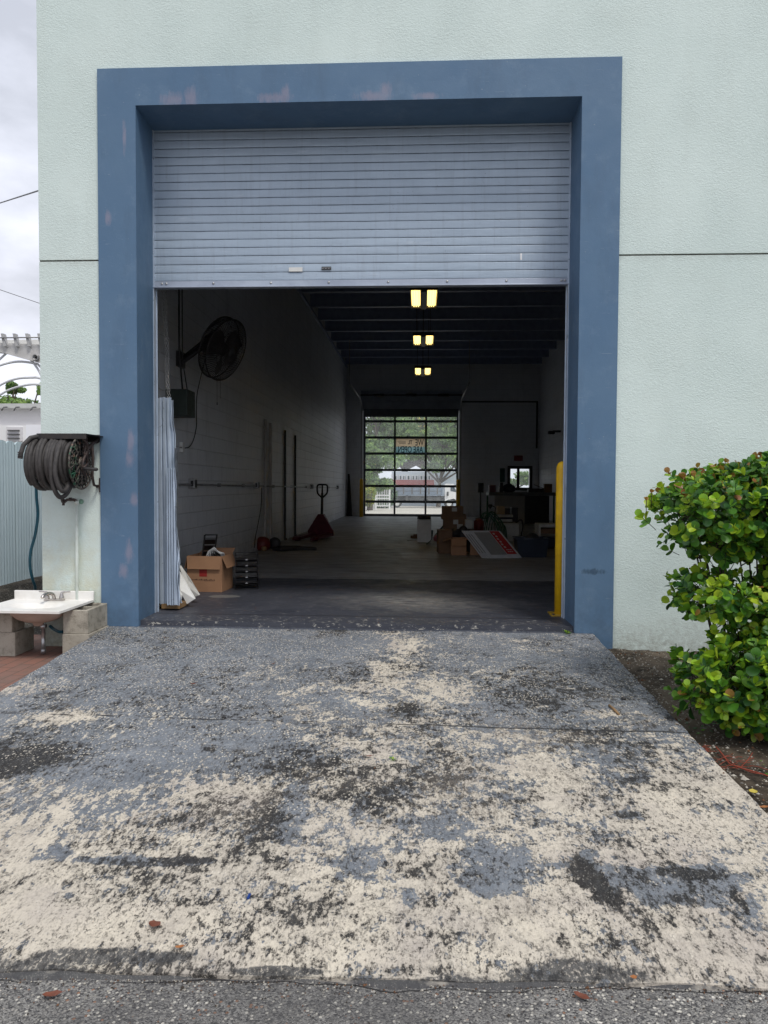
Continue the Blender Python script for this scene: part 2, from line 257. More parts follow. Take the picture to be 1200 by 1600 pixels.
    jy = s.math('ADD', Y, s.math('MULTIPLY', s.math('SUBTRACT', s.noise(4, 6, .6), .5), .05)); jl = s.math('ADD', JC, s.math('MULTIPLY', X, JM))
    jd = s.math('ABSOLUTE', s.math('ADD', jy, jl)); joint = s.math('MULTIPLY', s.mr(jd, .010, .003), s.mr(s.noise(7, 4, .6), .46, .54)); joint = s.math('MAXIMUM', joint, s.math('MULTIPLY', s.mr(jd, .011, .004), s.mr(X, -.3, 0.1)))
    col = s.mix(k_(joint, .85), col, (.035, .035, .036))
    ed = tot(Y, k_(sg(s.noise(2.1, 6, .65)), .055), k_(nf, .012)); ef = s.math('MAXIMUM', s.mr(ed, -4.0, -4.02), s.mr(s.math('ADD', blobs(spots(((190, 1494, 140, 15, 1.5), (430, 1516, 90, 7, 1.2), (890, 1518, 115, 20, 1.5), (700, 1530, 60, 6, 1.0)))), k_(nf, .34)), .25, .75))
    agg = s.mix(s.mr(s.voro(190), .15, .4), (.24, .235, .22), (.09, .09, .09)); agg = s.mix(s.mr(mf, -.8, .8), agg, (.05, .05, .052))
    ef = s.math('MULTIPLY', ef, s.mr(nff, 1.1, .3)); col = s.mix(k_(ef, .93), col, agg)
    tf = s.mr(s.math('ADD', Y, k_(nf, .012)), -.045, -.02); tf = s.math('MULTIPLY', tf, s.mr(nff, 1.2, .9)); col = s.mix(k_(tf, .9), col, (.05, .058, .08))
    h = tot(k_(nf, .10), k_(nff, .06), k_(paint, .10), k_(mil, -.22), k_(shade_pits, -.25), k_(shade_pits2, -.2), k_(nm, .06), k_(joint, -1.0), k_(dots, .16), k_(stk, .08))
    return s.out(col, s.mr(paint, 0, 1, .9, .66), 0, s.bump(h, .9, .012), .3)
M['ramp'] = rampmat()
def asphalt():
    s = NT('exposed_aggregate'); 
    v1 = s.voro(88, s.map((1, 1, 1))); c1 = s.voro(88, s.map((1, 1, 1)), 'F1', 'Color'); bw = s.N.new('ShaderNodeSeparateColor'); s.L.new(c1, bw.inputs[0])
    v2 = s.voro(210); c2 = s.voro(210, None, 'F1', 'Color'); bw2 = s.N.new('ShaderNodeSeparateColor'); s.L.new(c2, bw2.inputs[0])
    stone = s.mix(bw.outputs[0], (.09, .09, .095), (.42, .40, .36)); stone = s.mix(s.mr(bw.outputs[1], .82, .86), stone, (.66, .63, .56)); stone = s.mix(s.mr(bw.outputs[2], .93, .95), stone, (.30, .17, .11))
    fine = s.mix(bw2.outputs[0], (.04, .04, .043), (.34, .33, .31))
    m = s.math('MULTIPLY', s.mr(v1, .50, .34), s.mr(bw.outputs[1], .25, .35)); col = s.mix(m, fine, stone)
    col = s.mix(s.math('MULTIPLY', s.mr(s.noise(1.6, 6, .65), .42, .64), .62), col, (.07, .069, .07))
    col = s.mix(s.mr(s.noise(9, 6, .7), .60, .72), col, (.05, .05, .052))
    h = s.math('ADD', s.math('MULTIPLY', m, .8), s.math('SUBTRACT', 1, v2))
    return s.out(col, .88, 0, s.bump(h, .8, .006), .25)
M['aggregate'] = asphalt()
def floormat():
    s = NT('workshop_floor'); X, Y, Z = s.xyz()
    conc = s.mix(s.mr(s.noise(.7, 7, .65), .35, .68), (.33, .33, .335), (.21, .21, .215))
    conc = s.mix(s.math('MULTIPLY', s.mr(s.noise(2.2, 7, .7, s.map((.5, 2, 1))), .46, .62), .65), conc, (.10, .098, .095)); conc = s.mix(s.math('MULTIPLY', s.mr(s.noise(9, 7, .72, s.map((.6, 1, 1), loc=(2, 6, 1))), .56, .66), .5), conc, (.07, .068, .066))
    pc = s.mix(s.mr(s.noise(2, 6, .6), .35, .7), (.040, .044, .058), (.056, .060, .075))
    wear = s.math('MULTIPLY', s.mr(s.blob(.1, 1.25, 1.25, .75, s.math('MULTIPLY', s.math('SUBTRACT', s.noise(3, 6, .6), .5), 1.4)), 0, .8), s.mr(s.noise(16, 8, .75, s.map((.35, 1, 1))), .38, .6))
    pc = s.mix(wear, pc, (.24, .235, .225))
    pc = s.mix(s.mr(s.noise(24, 7, .75, s.map((.5, 1, 1))), .59, .68), pc, (.32, .31, .29)); pc = s.mix(s.mr(s.noise(5, 7, .75, s.map((.4, 1, 1), loc=(3, 3, 3))), .54, .66), pc, (.035, .04, .055))
    patch = s.mr(s.blob(-2.02, 1.40, .17, .10, s.math('MULTIPLY', s.math('SUBTRACT', s.noise(6, 5, .6), .5), .5)), 0, .05); pc = s.mix(s.math('MULTIPLY', patch, .35), pc, (.30, .29, .26))
    e = s.mr(s.math('ADD', Y, s.math('MULTIPLY', s.math('SUBTRACT', s.noise(5, 6, .7), .5), .25)), 2.90, 2.97); col = s.mix(e, pc, conc)
    g = s.mr(s.math('ABSOLUTE', s.math('SUBTRACT', Y, .36)), .012, .007); col = s.mix(g, col, (.015, .015, .018))
    ch = s.math('MULTIPLY', s.mr(Y, .32, .28), s.mr(s.noise(30, 7, .75, s.map((.6, 1, 1))), .585, .63)); col = s.mix(ch, col, (.5, .48, .42))
    h = s.math('ADD', s.noise(30, 6, .65), s.math('MULTIPLY', s.noise(1.5, 3), .8)); h = s.math('SUBTRACT', h, g)
    return s.out(col, s.mr(s.noise(3, 6, .65), .3, .7, .33, .62), 0, s.bump(h, .18, .006), .45)
M['floor'] = floormat()
def pavermat():
    s = NT('brick_pavers'); mp = s.map((1, 1, 1), rot=(0, 0, pi/2))
    br = s.N.new('ShaderNodeTexBrick'); s.L.new(mp, br.inputs['Vector']); br.inputs['Scale'].default_value = 1; br.inputs['Brick Width'].default_value = .21; br.inputs['Row Height'].default_value = .105; br.inputs['Mortar Size'].default_value = .003
    br.inputs['Color1'].default_value = (.24, .12, .09, 1); br.inputs['Color2'].default_value = (.19, .12, .10, 1); br.inputs['Mortar'].default_value = (.07, .06, .05, 1)
    col = s.mix(s.math('MULTIPLY', s.mr(s.noise(7, 6, .7), .42, .68), .7), br.outputs['Color'], (.15, .11, .09))
    h = s.math('ADD', s.math('SUBTRACT', 1, br.outputs['Fac']), s.math('MULTIPLY', s.noise(60, 5), .4)); return s.out(col, .85, 0, s.bump(h, .5, .005), .25)
M['paver'] = pavermat()
def dirtmat(name='bed_soil', d=(.026, .021, .016), l=(.115, .092, .068)):
    s = NT(name); col = s.mix(s.mr(s.noise(14, 8, .72), .36, .66), d, l); col = s.mix(s.mr(s.noise(1.5, 4, .6), .5, .62), col, tuple(x*1.5 for x in l))
    v = s.voro(70, None, 'F1', 'Color'); sp = s.N.new('ShaderNodeSeparateColor'); s.L.new(v, sp.inputs[0]); col = s.mix(s.math('MULTIPLY', s.mr(sp.outputs[0], .78, .84), s.mr(s.voro(70), .4, .3)), col, (.40, .37, .31))
    return s.out(col, .95, 0, s.bump(s.noise(60, 7, .75), .9, .02), .2)
M['dirt'] = dirtmat()
M['ground'] = pm('ground', (.16, .15, .12), (.09, .09, .07), .4, .95)
M['apron'] = pm('apron_concrete', (.56, .52, .45), (.47, .44, .39), .5, .85)
M['street'] = pm('street', (.30, .30, .31), (.24, .24, .25), .7, .85)
def leafmat(name, a, b, trans=.25, rough=.36):
    s = NT(name); g = s.N.new('ShaderNodeNewGeometry'); r = g.outputs['Random Per Island']
    col = s.mix(r, a, b); col = s.mix(s.math('MULTIPLY', s.mr(s.noise(60, 3), .4, .7), .25), col, tuple(x*.6 for x in a))
    s.out(col, rough, 0, None, .5)
    tr = s.N.new('ShaderNodeBsdfTranslucent'); s.L.new(col, tr.inputs[0]); mxs = s.N.new('ShaderNodeMixShader'); mxs.inputs[0].default_value = trans
    s.L.new(s.b.outputs[0], mxs.inputs[1]); s.L.new(tr.outputs[0], mxs.inputs[2]); s.L.new(mxs.outputs[0], s.N['Material Output'].inputs[0]); return s.m
M['leafg'] = leafmat('leaf_green', (.06, .19, .02), (.16, .34, .03)); M['leafd'] = leafmat('leaf_dark_green', (.018, .075, .016), (.05, .15, .024), .15)
M['leafy'] = leafmat('leaf_yellow_green', (.22, .42, .02), (.42, .54, .04), .3); M['leafr'] = leafmat('leaf_new_red', (.26, .10, .035), (.36, .24, .05), .3)
M['tree1'] = leafmat('tree_leaf', (.19, .32, .09), (.36, .52, .16), .5, .6); M['tree2'] = leafmat('tree_leaf_dark', (.12, .23, .08), (.25, .38, .13), .45, .6); M['tree3'] = leafmat('hedge_leaf_yellow', (.24, .28, .03), (.42, .42, .05), .35, .6)
def glassmat(name, tint=(.9, .97, .95), dust=.10, gl=.07):
    s = NT(name); t = s.N.new('ShaderNodeBsdfTransparent'); t.inputs[0].default_value = (*tint, 1); g = s.N.new('ShaderNodeBsdfGlossy'); g.inputs['Roughness'].default_value = .03
    d = s.N.new('ShaderNodeBsdfTranslucent'); d.inputs[0].default_value = (.9, .95, .93, 1)
    m1 = s.N.new('ShaderNodeMixShader'); m1.inputs[0].default_value = gl; s.L.new(t.outputs[0], m1.inputs[1]); s.L.new(g.outputs[0], m1.inputs[2])
    m2 = s.N.new('ShaderNodeMixShader'); s.L.new(s.mr(s.noise(1.5, 6, .7), .3, .7, dust*.6, dust*1.5), m2.inputs[0]); s.L.new(m1.outputs[0], m2.inputs[1]); s.L.new(d.outputs[0], m2.inputs[2])
    s.L.new(m2.outputs[0], s.N['Material Output'].inputs[0]); return s.m
M['glass'] = glassmat('door_glass', tint=(.97, 1, .99), dust=.15); M['tote'] = pm('tote_plastic', (.03, .04, .062), (.022, .03, .046), 4, .35)
def emis(name, c, st):
    s = NT(name); s.b.inputs['Base Color'].default_value = (*c, 1); s.b.inputs['Emission Color'].default_value = (*c, 1); s.b.inputs['Emission Strength'].default_value = st; return s.m
M['lamp'] = emis('lit_tube', (1, .79, .28), 1.3)
def flat(name, c, rough=.6): return pm(name, c, tuple(x*.9 for x in c), 8, rough, 0, .05)
M['bannerc'] = flat('banner_cream', (.90, .80, .66)); M['bannert'] = flat('banner_teal', (.58, .76, .78)); M['inkdark'] = flat('ink_dark', (.05, .055, .07)); M['inkteal'] = flat('ink_teal', (.012, .10, .14))
for k in ('bannerc', 'bannert'):
    m = M[k]; t = m.node_tree; tr = t.nodes.new('ShaderNodeBsdfTranslucent'); t.links.new(t.nodes['Principled BSDF'].inputs['Base Color'].links[0].from_socket, tr.inputs[0])
    ms = t.nodes.new('ShaderNodeMixShader'); ms.inputs[0].default_value = .75; t.links.new(t.nodes['Principled BSDF'].outputs[0], ms.inputs[1]); t.links.new(tr.outputs[0], ms.inputs[2]); t.links.new(ms.outputs[0], t.nodes['Material Output'].inputs[0])

# ------------------------------------------------------------------ mesh builder
class MB:
    def __init__(s): s.v = []; s.f = []; s.mi = []; s.sm = []
    def add(s, vs, fs, mi=0, sm=False):
        o = len(s.v); s.v += [tuple(v) for v in vs]; s.f += [tuple(i+o for i in f) for f in fs]; s.mi += [mi]*len(fs); s.sm += [sm]*len(fs); return s
    def box(s, x0, x1, y0, y1, z0, z1, mi=0, R=None, c=None):
        vs = [Vector((x, y, z)) for z in (z0, z1) for y in (y0, y1) for x in (x0, x1)]
        if R is not None: c = Vector(c or (0, 0, 0)); vs = [R @ (v-c)+c for v in vs]
        return s.add(vs, [(0, 2, 3, 1), (4, 5, 7, 6), (0, 1, 5, 4), (2, 6, 7, 3), (0, 4, 6, 2), (1, 3, 7, 5)], mi)
    def quad(s, a, b, c, d, mi=0): return s.add([a, b, c, d], [(0, 1, 2, 3)], mi)
    def slab(s, a, b, c, d, th, mi=0):     # parallelogram slab, th along normal
        a, b, c, d = map(Vector, (a, b, c, d)); n = (b-a).cross(d-a).normalized()*th
        return s.add([a, b, c, d, a+n, b+n, c+n, d+n], [(3, 2, 1, 0), (4, 5, 6, 7), (0, 1, 5, 4), (1, 2, 6, 5), (2, 3, 7, 6), (3, 0, 4, 7)], mi)
    def tube(s, pts, r, n=8, mi=0, closed=False, cap=True):
        pts = [Vector(p) for p in pts]; k = len(pts); rr = r if isinstance(r, (list, tuple)) else [r]*k
        base = len(s.v); prev = None
        for i, p in enumerate(pts):
            if closed: t = pts[(i+1) % k]-pts[i-1]
            else: t = pts[min(i+1, k-1)]-pts[max(i-1, 0)]
            t.normalize()
            if prev is None: a = Vector((0, 0, 1)) if abs(t.z) < .9 else Vector((1, 0, 0)); u = t.cross(a).normalized()
            else: u = (prev-t*prev.dot(t)); u = u.normalized() if u.length > 1e-6 else t.orthogonal().normalized()
            prev = u; w_ = t.cross(u)
            s.v += [tuple(p+(u*cos(2*pi*j/n)+w_*sin(2*pi*j/n))*rr[i]) for j in range(n)]
        m = k if closed else k-1
        for i in range(m):
            a = base+i*n; b = base+((i+1) % k)*n
            for j in range(n): s.f.append((a+j, a+(j+1) % n, b+(j+1) % n, b+j)); s.mi.append(mi); s.sm.append(True)
        if cap and not closed:
            s.f.append(tuple(base+j for j in range(n))[::-1]); s.f.append(tuple(base+(k-1)*n+j for j in range(n))); s.mi += [mi, mi]; s.sm += [False, False]
        return s
    def lathe(s, prof, c, axis=(0, 0, 1), n=20, mi=0):
        ax = Vector(axis).normalized(); a = Vector((0, 0, 1)) if abs(ax.z) < .9 else Vector((1, 0, 0)); u = ax.cross(a).normalized(); w_ = ax.cross(u); c = Vector(c); base = len(s.v)
        for (r, h) in prof: s.v += [tuple(c+ax*h+(u*cos(2*pi*j/n)+w_*sin(2*pi*j/n))*r) for j in range(n)]
        for i in range(len(prof)-1):
            for j in range(n): s.f.append((base+i*n+j, base+i*n+(j+1) % n, base+(i+1)*n+(j+1) % n, base+(i+1)*n+j)); s.mi.append(mi); s.sm.append(True)
        for q in (0, len(prof)-1):
            if prof[q][0] > 1e-5: s.f.append(tuple(base+q*n+j for j in range(n))); s.mi.append(mi); s.sm.append(False)
        return s
    def build(s, name, mat, parent=None, bevel=0, fix=True):
        me = bpy.data.meshes.new(name); me.from_pydata(s.v, [], s.f)
        for m in (mat if isinstance(mat, (list, tuple)) else [mat]): me.materials.append(M[m] if isinstance(m, str) else m)
        me.polygons.foreach_set('material_index', s.mi); me.polygons.foreach_set('use_smooth', s.sm)
        if fix and len(s.f) < 30000:
            b = bmesh.new(); b.from_mesh(me); bmesh.ops.recalc_face_normals(b, faces=b.faces); b.to_mesh(me); b.free()
        o = bpy.data.objects.new(name, me); COL.objects.link(o)
        if parent: o.parent = parent; o.matrix_parent_inverse = parent.matrix_basis.inverted()
        if bevel: md = o.modifiers.new('bevel', 'BEVEL'); md.width = bevel; md.segments = 2; md.limit_method = 'ANGLE'; md.angle_limit = radians(40)
        return o
def tag(o, label=None, cat=None, group=None, kind=None):
    if label: o['label'] = label
    if cat: o['category'] = cat
    if group: o['group'] = group
    if kind: o['kind'] = kind
    return o
def thing(name, loc, label, cat, group=None):
    o = bpy.data.objects.new(name, None); o.location = loc; o.empty_display_size = .1; COL.objects.link(o); return tag(o, label, cat, group)
def struct(name, mb, mat, label=None): return tag(mb.build(name, mat), label or name.replace('_', ' '), name.replace('_', ' '), kind='structure')
def text_mesh(name, txt, size, mat, parent, mw, sx=1.0, ext=.0008, bold=0):
    cu = bpy.data.curves.new(name, 'FONT'); cu.body = txt; cu.size = size; cu.extrude = ext; cu.align_x = 'CENTER'; cu.align_y = 'CENTER'; cu.offset = bold; cu.resolution_u = 4
    t = bpy.data.objects.new(name, cu); COL.objects.link(t); bpy.context.view_layer.update()
    me = bpy.data.meshes.new_from_object(t); bpy.data.objects.remove(t); me.materials.clear(); me.materials.append(M[mat]); me.transform(mw @ Matrix.Diagonal((sx, 1, 1, 1)))
    o = bpy.data.objects.new(name, me); COL.objects.link(o)
    if parent: o.parent = parent; o.matrix_parent_inverse = parent.matrix_basis.inverted()
    return o

def aggdark():
    s = NT('grimy_mortar'); v = s.voro(190); c = s.mix(s.mr(v, .15, .4), (.26, .25, .23), (.10, .10, .10)); c = s.mix(s.mr(s.noise(14, 7, .7), .42, .6), c, (.075, .075, .078)); c = s.mix(s.math('MULTIPLY', s.mr(s.noise(5, 5, .6, s.map(loc=(4, 4, 4))), .55, .62), .7), c, (.40, .37, .32))
    return s.out(c, .92, 0, s.bump(s.noise(110, 6, .7), .9, .008), .2)
M['aggdark'] = aggdark()
# ================================================================== THE SETTING
WL, WR, BY, CZ = -2.87, 4.42, 22.0, 5.70
def nz(x, y, z=0): return noise.noise(Vector((x, y, z)))
# ground sheet to the horizon (a frame of quads round the sheets above it)
g = MB(); g.quad((-900, -900, -.75), (900, -900, -.75), (900, 1500, -.75), (-900, 1500, -.75)); struct('ground', g, 'ground')
g = MB(); zl, zr = pavez(-12), pavez(12); g.quad((-12, -16, zl), (12, -16, zr), (12, -3.7, zr), (-12, -3.7, zl)); struct('pavement', g, 'aggregate', 'grey exposed aggregate pavement in front of the ramp')
# ramp : dense sheet with a wobbling rim
g = MB(); nx, ny = 90, 110; vs = []
for j in range(ny+1):
    v = j/ny
    for i in range(nx+1):
        u = i/nx
        y0 = .02; x0 = -2.62; x1 = 1.403
        yend = -4.0-.02*nz(u*4, 7)-.022*nz(u*14, 3)-.03*u
        y = y0+(yend-y0)*v; x = x0+(x1-x0)*u
        if i == nx: x += .02*nz(y*4, 1)+.008*nz(y*17, 2)+max(0, -y-3)*.12
        if i == 0: x += .015*nz(y*4, 5)
        z = rampz(x, y)+.004*nz(x*2, y*2)+.0022*nz(x*9, y*9)
        if v > .985: z -= .004
        vs.append((x, y, z))
fs = [(j*(nx+1)+i, (j+1)*(nx+1)+i, (j+1)*(nx+1)+i+1, j*(nx+1)+i+1) for j in range(ny) for i in range(nx)]
rim = [j*(nx+1) for j in range(ny+1)]+[ny*(nx+1)+i for i in range(1, nx+1)]+[j*(nx+1)+nx for j in range(ny-1, -1, -1)]
g.add(vs, fs, 0, True); o0 = len(g.v); rb = [(vs[i][0], vs[i][1], -.6) for i in rim]; rt_ = [vs[i] for i in rim]
g.add(rt_+rb, [(i, i+1, len(rim)+i+1, len(rim)+i) for i in range(len(rim)-1)], 0)
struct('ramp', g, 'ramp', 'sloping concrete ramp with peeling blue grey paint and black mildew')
# crumbled mortar skirt at the foot of the ramp
g = MB(); n = 160
top = [(-3.2+6.2*i/n, -3.99+.02*nz(i*.3, 9)) for i in range(n+1)]; bot = [(-3.2+6.2*i/n, -4.03-.028*nz(i*.065, 4)-.02*nz(i*.23, 1)-.012*nz(i*.9, 1)) for i in range(n+1)]
vs = [(x, y, pavez(x)+.008) for x, y in top]+[(x, y+.012, pavez(x)+.0065) for x, y in bot]+[(x, y, pavez(x)-.002) for x, y in bot]
g.add(vs, [(i, i+1, n+2+i, n+1+i) for i in range(n)]+[(n+1+i, n+2+i, 2*n+3+i, 2*n+2+i) for i in range(n)], 0)
struct('mortar_skirt', g, 'aggdark', 'grimy crumbled band where the ramp meets the pavement')
g = MB(); pts_ = [(x, y-.006+.008*nz(x*9, 3)) for x, y in bot]; vs = [(x, y, pavez(x)+.0015) for x, y in pts_]+[(x, y-max(.0004, .003+.007*nz(x*2.5, 6)+.002*nz(x*23, 1)), pavez(x)+.0015) for x, y in pts_]
g.add(vs, [(i, i+1, n+2+i, n+1+i) for i in range(n)], 0); struct('pavement_crack', g, 'black', 'dark crack between ramp and pavement')
# pavers, soil strip and soil beyond the building's left end
g = MB(); g.quad((-7, -3.72, -.23), (-2.60, -3.72, -.23), (-2.60, .46, -.23), (-7, .46, -.23)); struct('paved_yard', g, 'paver', 'red brick pavers left of the ramp')
g = MB(); n = 40; vs = [(-5.9+2.68*i/n, .46+16*j/n, -.245+.03*nz(i*.5, j*.9)+(.03 if j else .012)) for j in range(n+1) for i in range(n+1)]
g.add(vs, [(j*(n+1)+i, j*(n+1)+i+1, (j+1)*(n+1)+i+1, (j+1)*(n+1)+i) for j in range(n) for i in range(n)], 0, True); struct('side_strip', g, dirtmat('dark_soil', (.018, .016, .013), (.06, .052, .042)), 'dark soil strip along the side fence')
g = MB(); g.quad((-60, -3, -.30), (-5.9, -3, -.30), (-5.9, 60, -.30), (-60, 60, -.30)); struct('neighbour_yard', g, 'ground')
# planting bed right of the ramp
g = MB(); nx, ny = 90, 60
vs = [(1.37+5.6*(i/nx)**1.5, -4.0+4.02*j/ny, 0) for j in range(ny+1) for i in range(nx+1)]
def bedz(x, y): return -.178+.022*min(0, y)/1.0*.9+.022*nz(x*2.2, y*2.2)+.010*nz(x*9, y*9)+.006*nz(x*30, y*30)-.004
vs = [(x, y, min(bedz(x, y), -.165)) for x, y, z in vs]
g.add(vs, [(j*(nx+1)+i, j*(nx+1)+i+1, (j+1)*(nx+1)+i+1, (j+1)*(nx+1)+i) for j in range(ny) for i in range(nx)], 0, True); struct('planting_bed', g, M['dirt'], 'brown soil bed between ramp and wall')
g = MB(); ico = [(0, 0, 1), (.9, 0, .1), (0, .9, .1), (-.9, 0, .1), (0, -.9, .1), (0, 0, -.6)]; icf = [(0, 1, 2), (0, 2, 3), (0, 3, 4), (0, 4, 1), (5, 2, 1), (5, 3, 2), (5, 4, 3), (5, 1, 4)]
for k in range(2600):
    x = 1.40+random.random()**1.7*2.4; y = -3.95+3.9*random.random(); r = random.uniform(.003, .009)*(1 if random.random() > .08 else 2.0); a = random.random()*6.28; q = [random.uniform(.6, 1.5) for _ in range(3)]
    z = min(bedz(x, y), -.165)+r*.2
    g.add([(x+(p[0]*cos(a)-p[1]*sin(a))*r*q[0], y+(p[0]*sin(a)+p[1]*cos(a))*r*q[1], z+p[2]*r*q[2]) for p in ico], icf, random.choice((0, 0, 1, 2)))
tag(g.build('gravel', [pm('stone_pale', (.44, .41, .35), (.3, .28, .24), 30, .9), pm('stone_grey', (.17, .16, .14), (.1, .09, .08), 30, .9), pm('mulch_bit', (.16, .075, .035), (.07, .04, .025), 30, .9)]), 'small stones and mulch crumbs in the soil bed', 'gravel', kind='stuff')
# workshop floor : slab with its edge at the threshold
g = MB(); g.box(-3.2, 4.7, .02, 22.3, -.6, 0.0); struct('floor', g, 'floor', 'dark painted and bare concrete workshop floor')
# beyond the far door
g = MB(); g.quad((-40, 22.3, -.012), (40, 22.3, -.012), (40, 46, -.50), (-40, 46, -.50)); struct('forecourt', g, 'apron', 'pale concrete forecourt beyond the far door')
g = MB(); g.quad((-120, 46, -.51), (120, 46, -.51), (120, 56, -.60), (-120, 56, -.60)); g.quad((-120, 56, -.60), (120, 56, -.60), (120, 110, -.70), (-120, 110, -.70)); struct('road', g, 'apron')

# ================================================================== THE BUILDING
B = thing('warehouse', (0, 0, 0), 'pale green stucco warehouse with a blue framed doorway open to a dark interior', 'warehouse')
# facade: stucco slabs with a real joint at z = 3.006
XL, XR = -3.20, 9.0
g = MB()
for (x0, x1) in ((XL, -2.68), (1.563, XR)):
    g.box(x0, x1, 0, .40, -.75, 3.0); g.box(x0, x1, 0, .40, 3.014, 4.557); g.box(x0+.002, x1-.002, .014, .398, 3.0, 3.014)
g.box(XL, XR, 0, .40, 4.557, 8.6)
g.build('facade_wall', 'stucco', B)
M['joint_dark'] = pm('joint_dark', (.16, .15, .13), (.08, .08, .075), 20, .9)
for a in ((XL+.001, -2.6841), (1.5661, XR-.001)): g = MB(); g.box(a[0], a[1], .0118, .016, 3.0001, 3.0139); g.build('wall_joint', 'joint_dark', B)
# blue surround, 20 mm proud, mitred frame + reveals
g = MB(); ox0, ox1, oz = -2.684, 1.566, 4.556; ix0, ix1, iz = -2.364, 1.256, 4.254; yf = -.022; yb = .46
g.quad((ox0, yf, -.75), (ix0, yf, -.75), (ix0, yf, iz), (ox0, yf, oz)); g.quad((ix1, yf, -.75), (ox1, yf, -.75), (ox1, yf, oz), (ix1, yf, iz)); g.quad((ox0, yf, oz), (ix0, yf, iz), (ix1, yf, iz), (ox1, yf, oz))
g.quad((ox0, yf, -.75), (ox0, yf, oz), (ox0, yb, oz), (ox0, yb, -.75)); g.quad((ox1, yf, -.75), (ox1, yb, -.75), (ox1, yb, oz), (ox1, yf, oz)); g.quad((ox0, yf, oz), (ox1, yf, oz), (ox1, yb, oz), (ox0, yb, oz))
bx0, bx1, bz = -2.378, 1.254, 4.254
g.quad((ix0, yf, -.75), (bx0, yb, -.75), (bx0, yb, iz), (ix0, yf, iz)); g.quad((ix1, yf, -.75), (ix1, yf, iz), (bx1, yb, iz), (bx1, yb, -.75)); g.quad((ix0, yf, iz), (bx0, yb, iz), (bx1, yb, iz), (ix1, yf, iz))
g.quad((ox0, yb, -.75), (ox0, yb, oz), (bx0, yb, iz), (bx0, yb, -.75)); g.quad((bx1, yb, -.75), (bx1, yb, iz), (ox1, yb, oz), (ox1, yb, -.75)); g.quad((ox0, yb, oz), (ox1, yb, oz), (bx1, yb, iz), (bx0, yb, iz))
g.build('door_surround', 'blue', B, bevel=.006)
# roller shutter
RS_Y = .41; pitch = .0718; zb = 2.885
prof = [(0, 0), (0, .0), (-.0015, .010), (-.002, .032), (-.0015, .060), (.0, .0655), (.010, .0665), (.010, .0705), (0, .0718)]
g = MB(); nsl = 22; zs = []
for k in range(nsl):
    z0 = zb+.062+k*pitch
    zs += [(RS_Y+p[0], z0+p[1]) for p in prof[1:]]
xs = [-2.372, -1.5, -.6, .3, 1.25]
vs = [(x, y, z+.0015*sin(x*2+z*9)) for (y, z) in zs for x in xs]; n = len(xs)
g.add(vs, [(i*n+j, i*n+j+1, (i+1)*n+j+1, (i+1)*n+j) for i in range(len(zs)-1) for j in range(n-1)], 0)
vs2 = [(x, y+.018, z) for x, y, z in vs]; g.add(vs2, [(i*n+j+1, i*n+j, (i+1)*n+j, (i+1)*n+j+1) for i in range(len(zs)-1) for j in range(n-1)], 0)
sh = g.build('roller_shutter', 'roller', B, fix=False); sh['label'] = 'half raised grey blue roller shutter'
g = MB(); g.box(-2.374, 1.251, RS_Y-.012, RS_Y+.02, zb, zb+.056); g.box(-2.374, 1.251, RS_Y-.030, RS_Y+.036, zb-.004, zb+.006); g.build('bottom_bar', pm('bar_metal', (.40, .45, .53), (.30, .34, .42), 4, .38, .3), sh, bevel=.002)
for x in (-2.30, -2.26, -1.84, -1.33, -.82, -.30, .21, .72, 1.19, 1.22): g = MB(); g.lathe([(.011, 0), (.010, .004), (.004, .007), (0, .0075)], (x, RS_Y-.012, zb+.034), (0, -1, 0), 10); g.build('bolt', 'steel', sh)
p = at(462, 421, Y=.40); g = MB(); g.box(p.x-.06, p.x+.06, .398, .403, p.z-.018, p.z+.018); g.build('white_sticker', 'white', sh)
p = at(510, 419, Y=.40); g = MB(); g.box(p.x-.042, p.x+.042, .398, .403, p.z-.013, p.z+.013); st_ = g.build('dark_sticker', 'black', sh)
g = MB()
for k in range(9): xx = p.x-.036+k*.009; g.box(xx, xx+.004, .3965, .3979, p.z-.006+.003*(k % 3), p.z+.004)
g.build('sticker_print', 'steel', sh)
# guide rails
for s_, x in ((-1, -2.378), (1, 1.254)):
    g = MB(); g.box(x-(.0 if s_ < 0 else .010), x+(.010 if s_ < 0 else .0), .385, .455, 0, 4.25); g.box(x-(.0 if s_ < 0 else .016), x+(.016 if s_ < 0 else 0), .448, .456, 0, 4.25); g.build('shutter_rail', 'galv', B)
g = MB(); g.box(-2.5, 1.4, .565, .95, 3.95, 4.5); g.build('shutter_hood', 'black', B)
# walls, ceiling, joists
g = MB(); g.box(-3.2, WL, .46, 22.3, -.75, 6.3); g.build('left_wall', 'block', B)
g = MB(); g.box(WR, 4.72, .46, 22.3, 0, 6.3); g.build('right_wall', 'block', B)
g = MB(); g.box(WL, -2.684, .40, .56, 0, 6.3); g.box(1.566, WR, .40, .56, 0, 6.3); g.box(-2.684, 1.566, .462, .56, 4.27, 6.3); g.build('front_wall_lining', 'block', B)
g = MB()
g.box(WL, -2.2, 22.0, 22.3, 0, 6.3); g.box(-2.2, 1.4, 22.0, 22.3, 4.1, 6.3); g.box(1.4, 3.34, 22.0, 22.3, 0, 6.3); g.box(4.09, WR, 22.0, 22.3, 0, 6.3); g.box(3.34, 4.09, 22.0, 22.3, 0, 1.1); g.box(3.34, 4.09, 22.0, 22.3, 1.84, 6.3)
g.build('back_wall', 'backwall', B)
g = MB(); g.box(-3.2, 4.72, .40, 22.3, 6.10, 6.25); g.build('ceiling', 'ceil', B)
g = MB(); g.box(-3.3, 9.0, .4, 22.4, 6.3, 6.5); g.build('roof', 'darkgray', B)
j0 = None
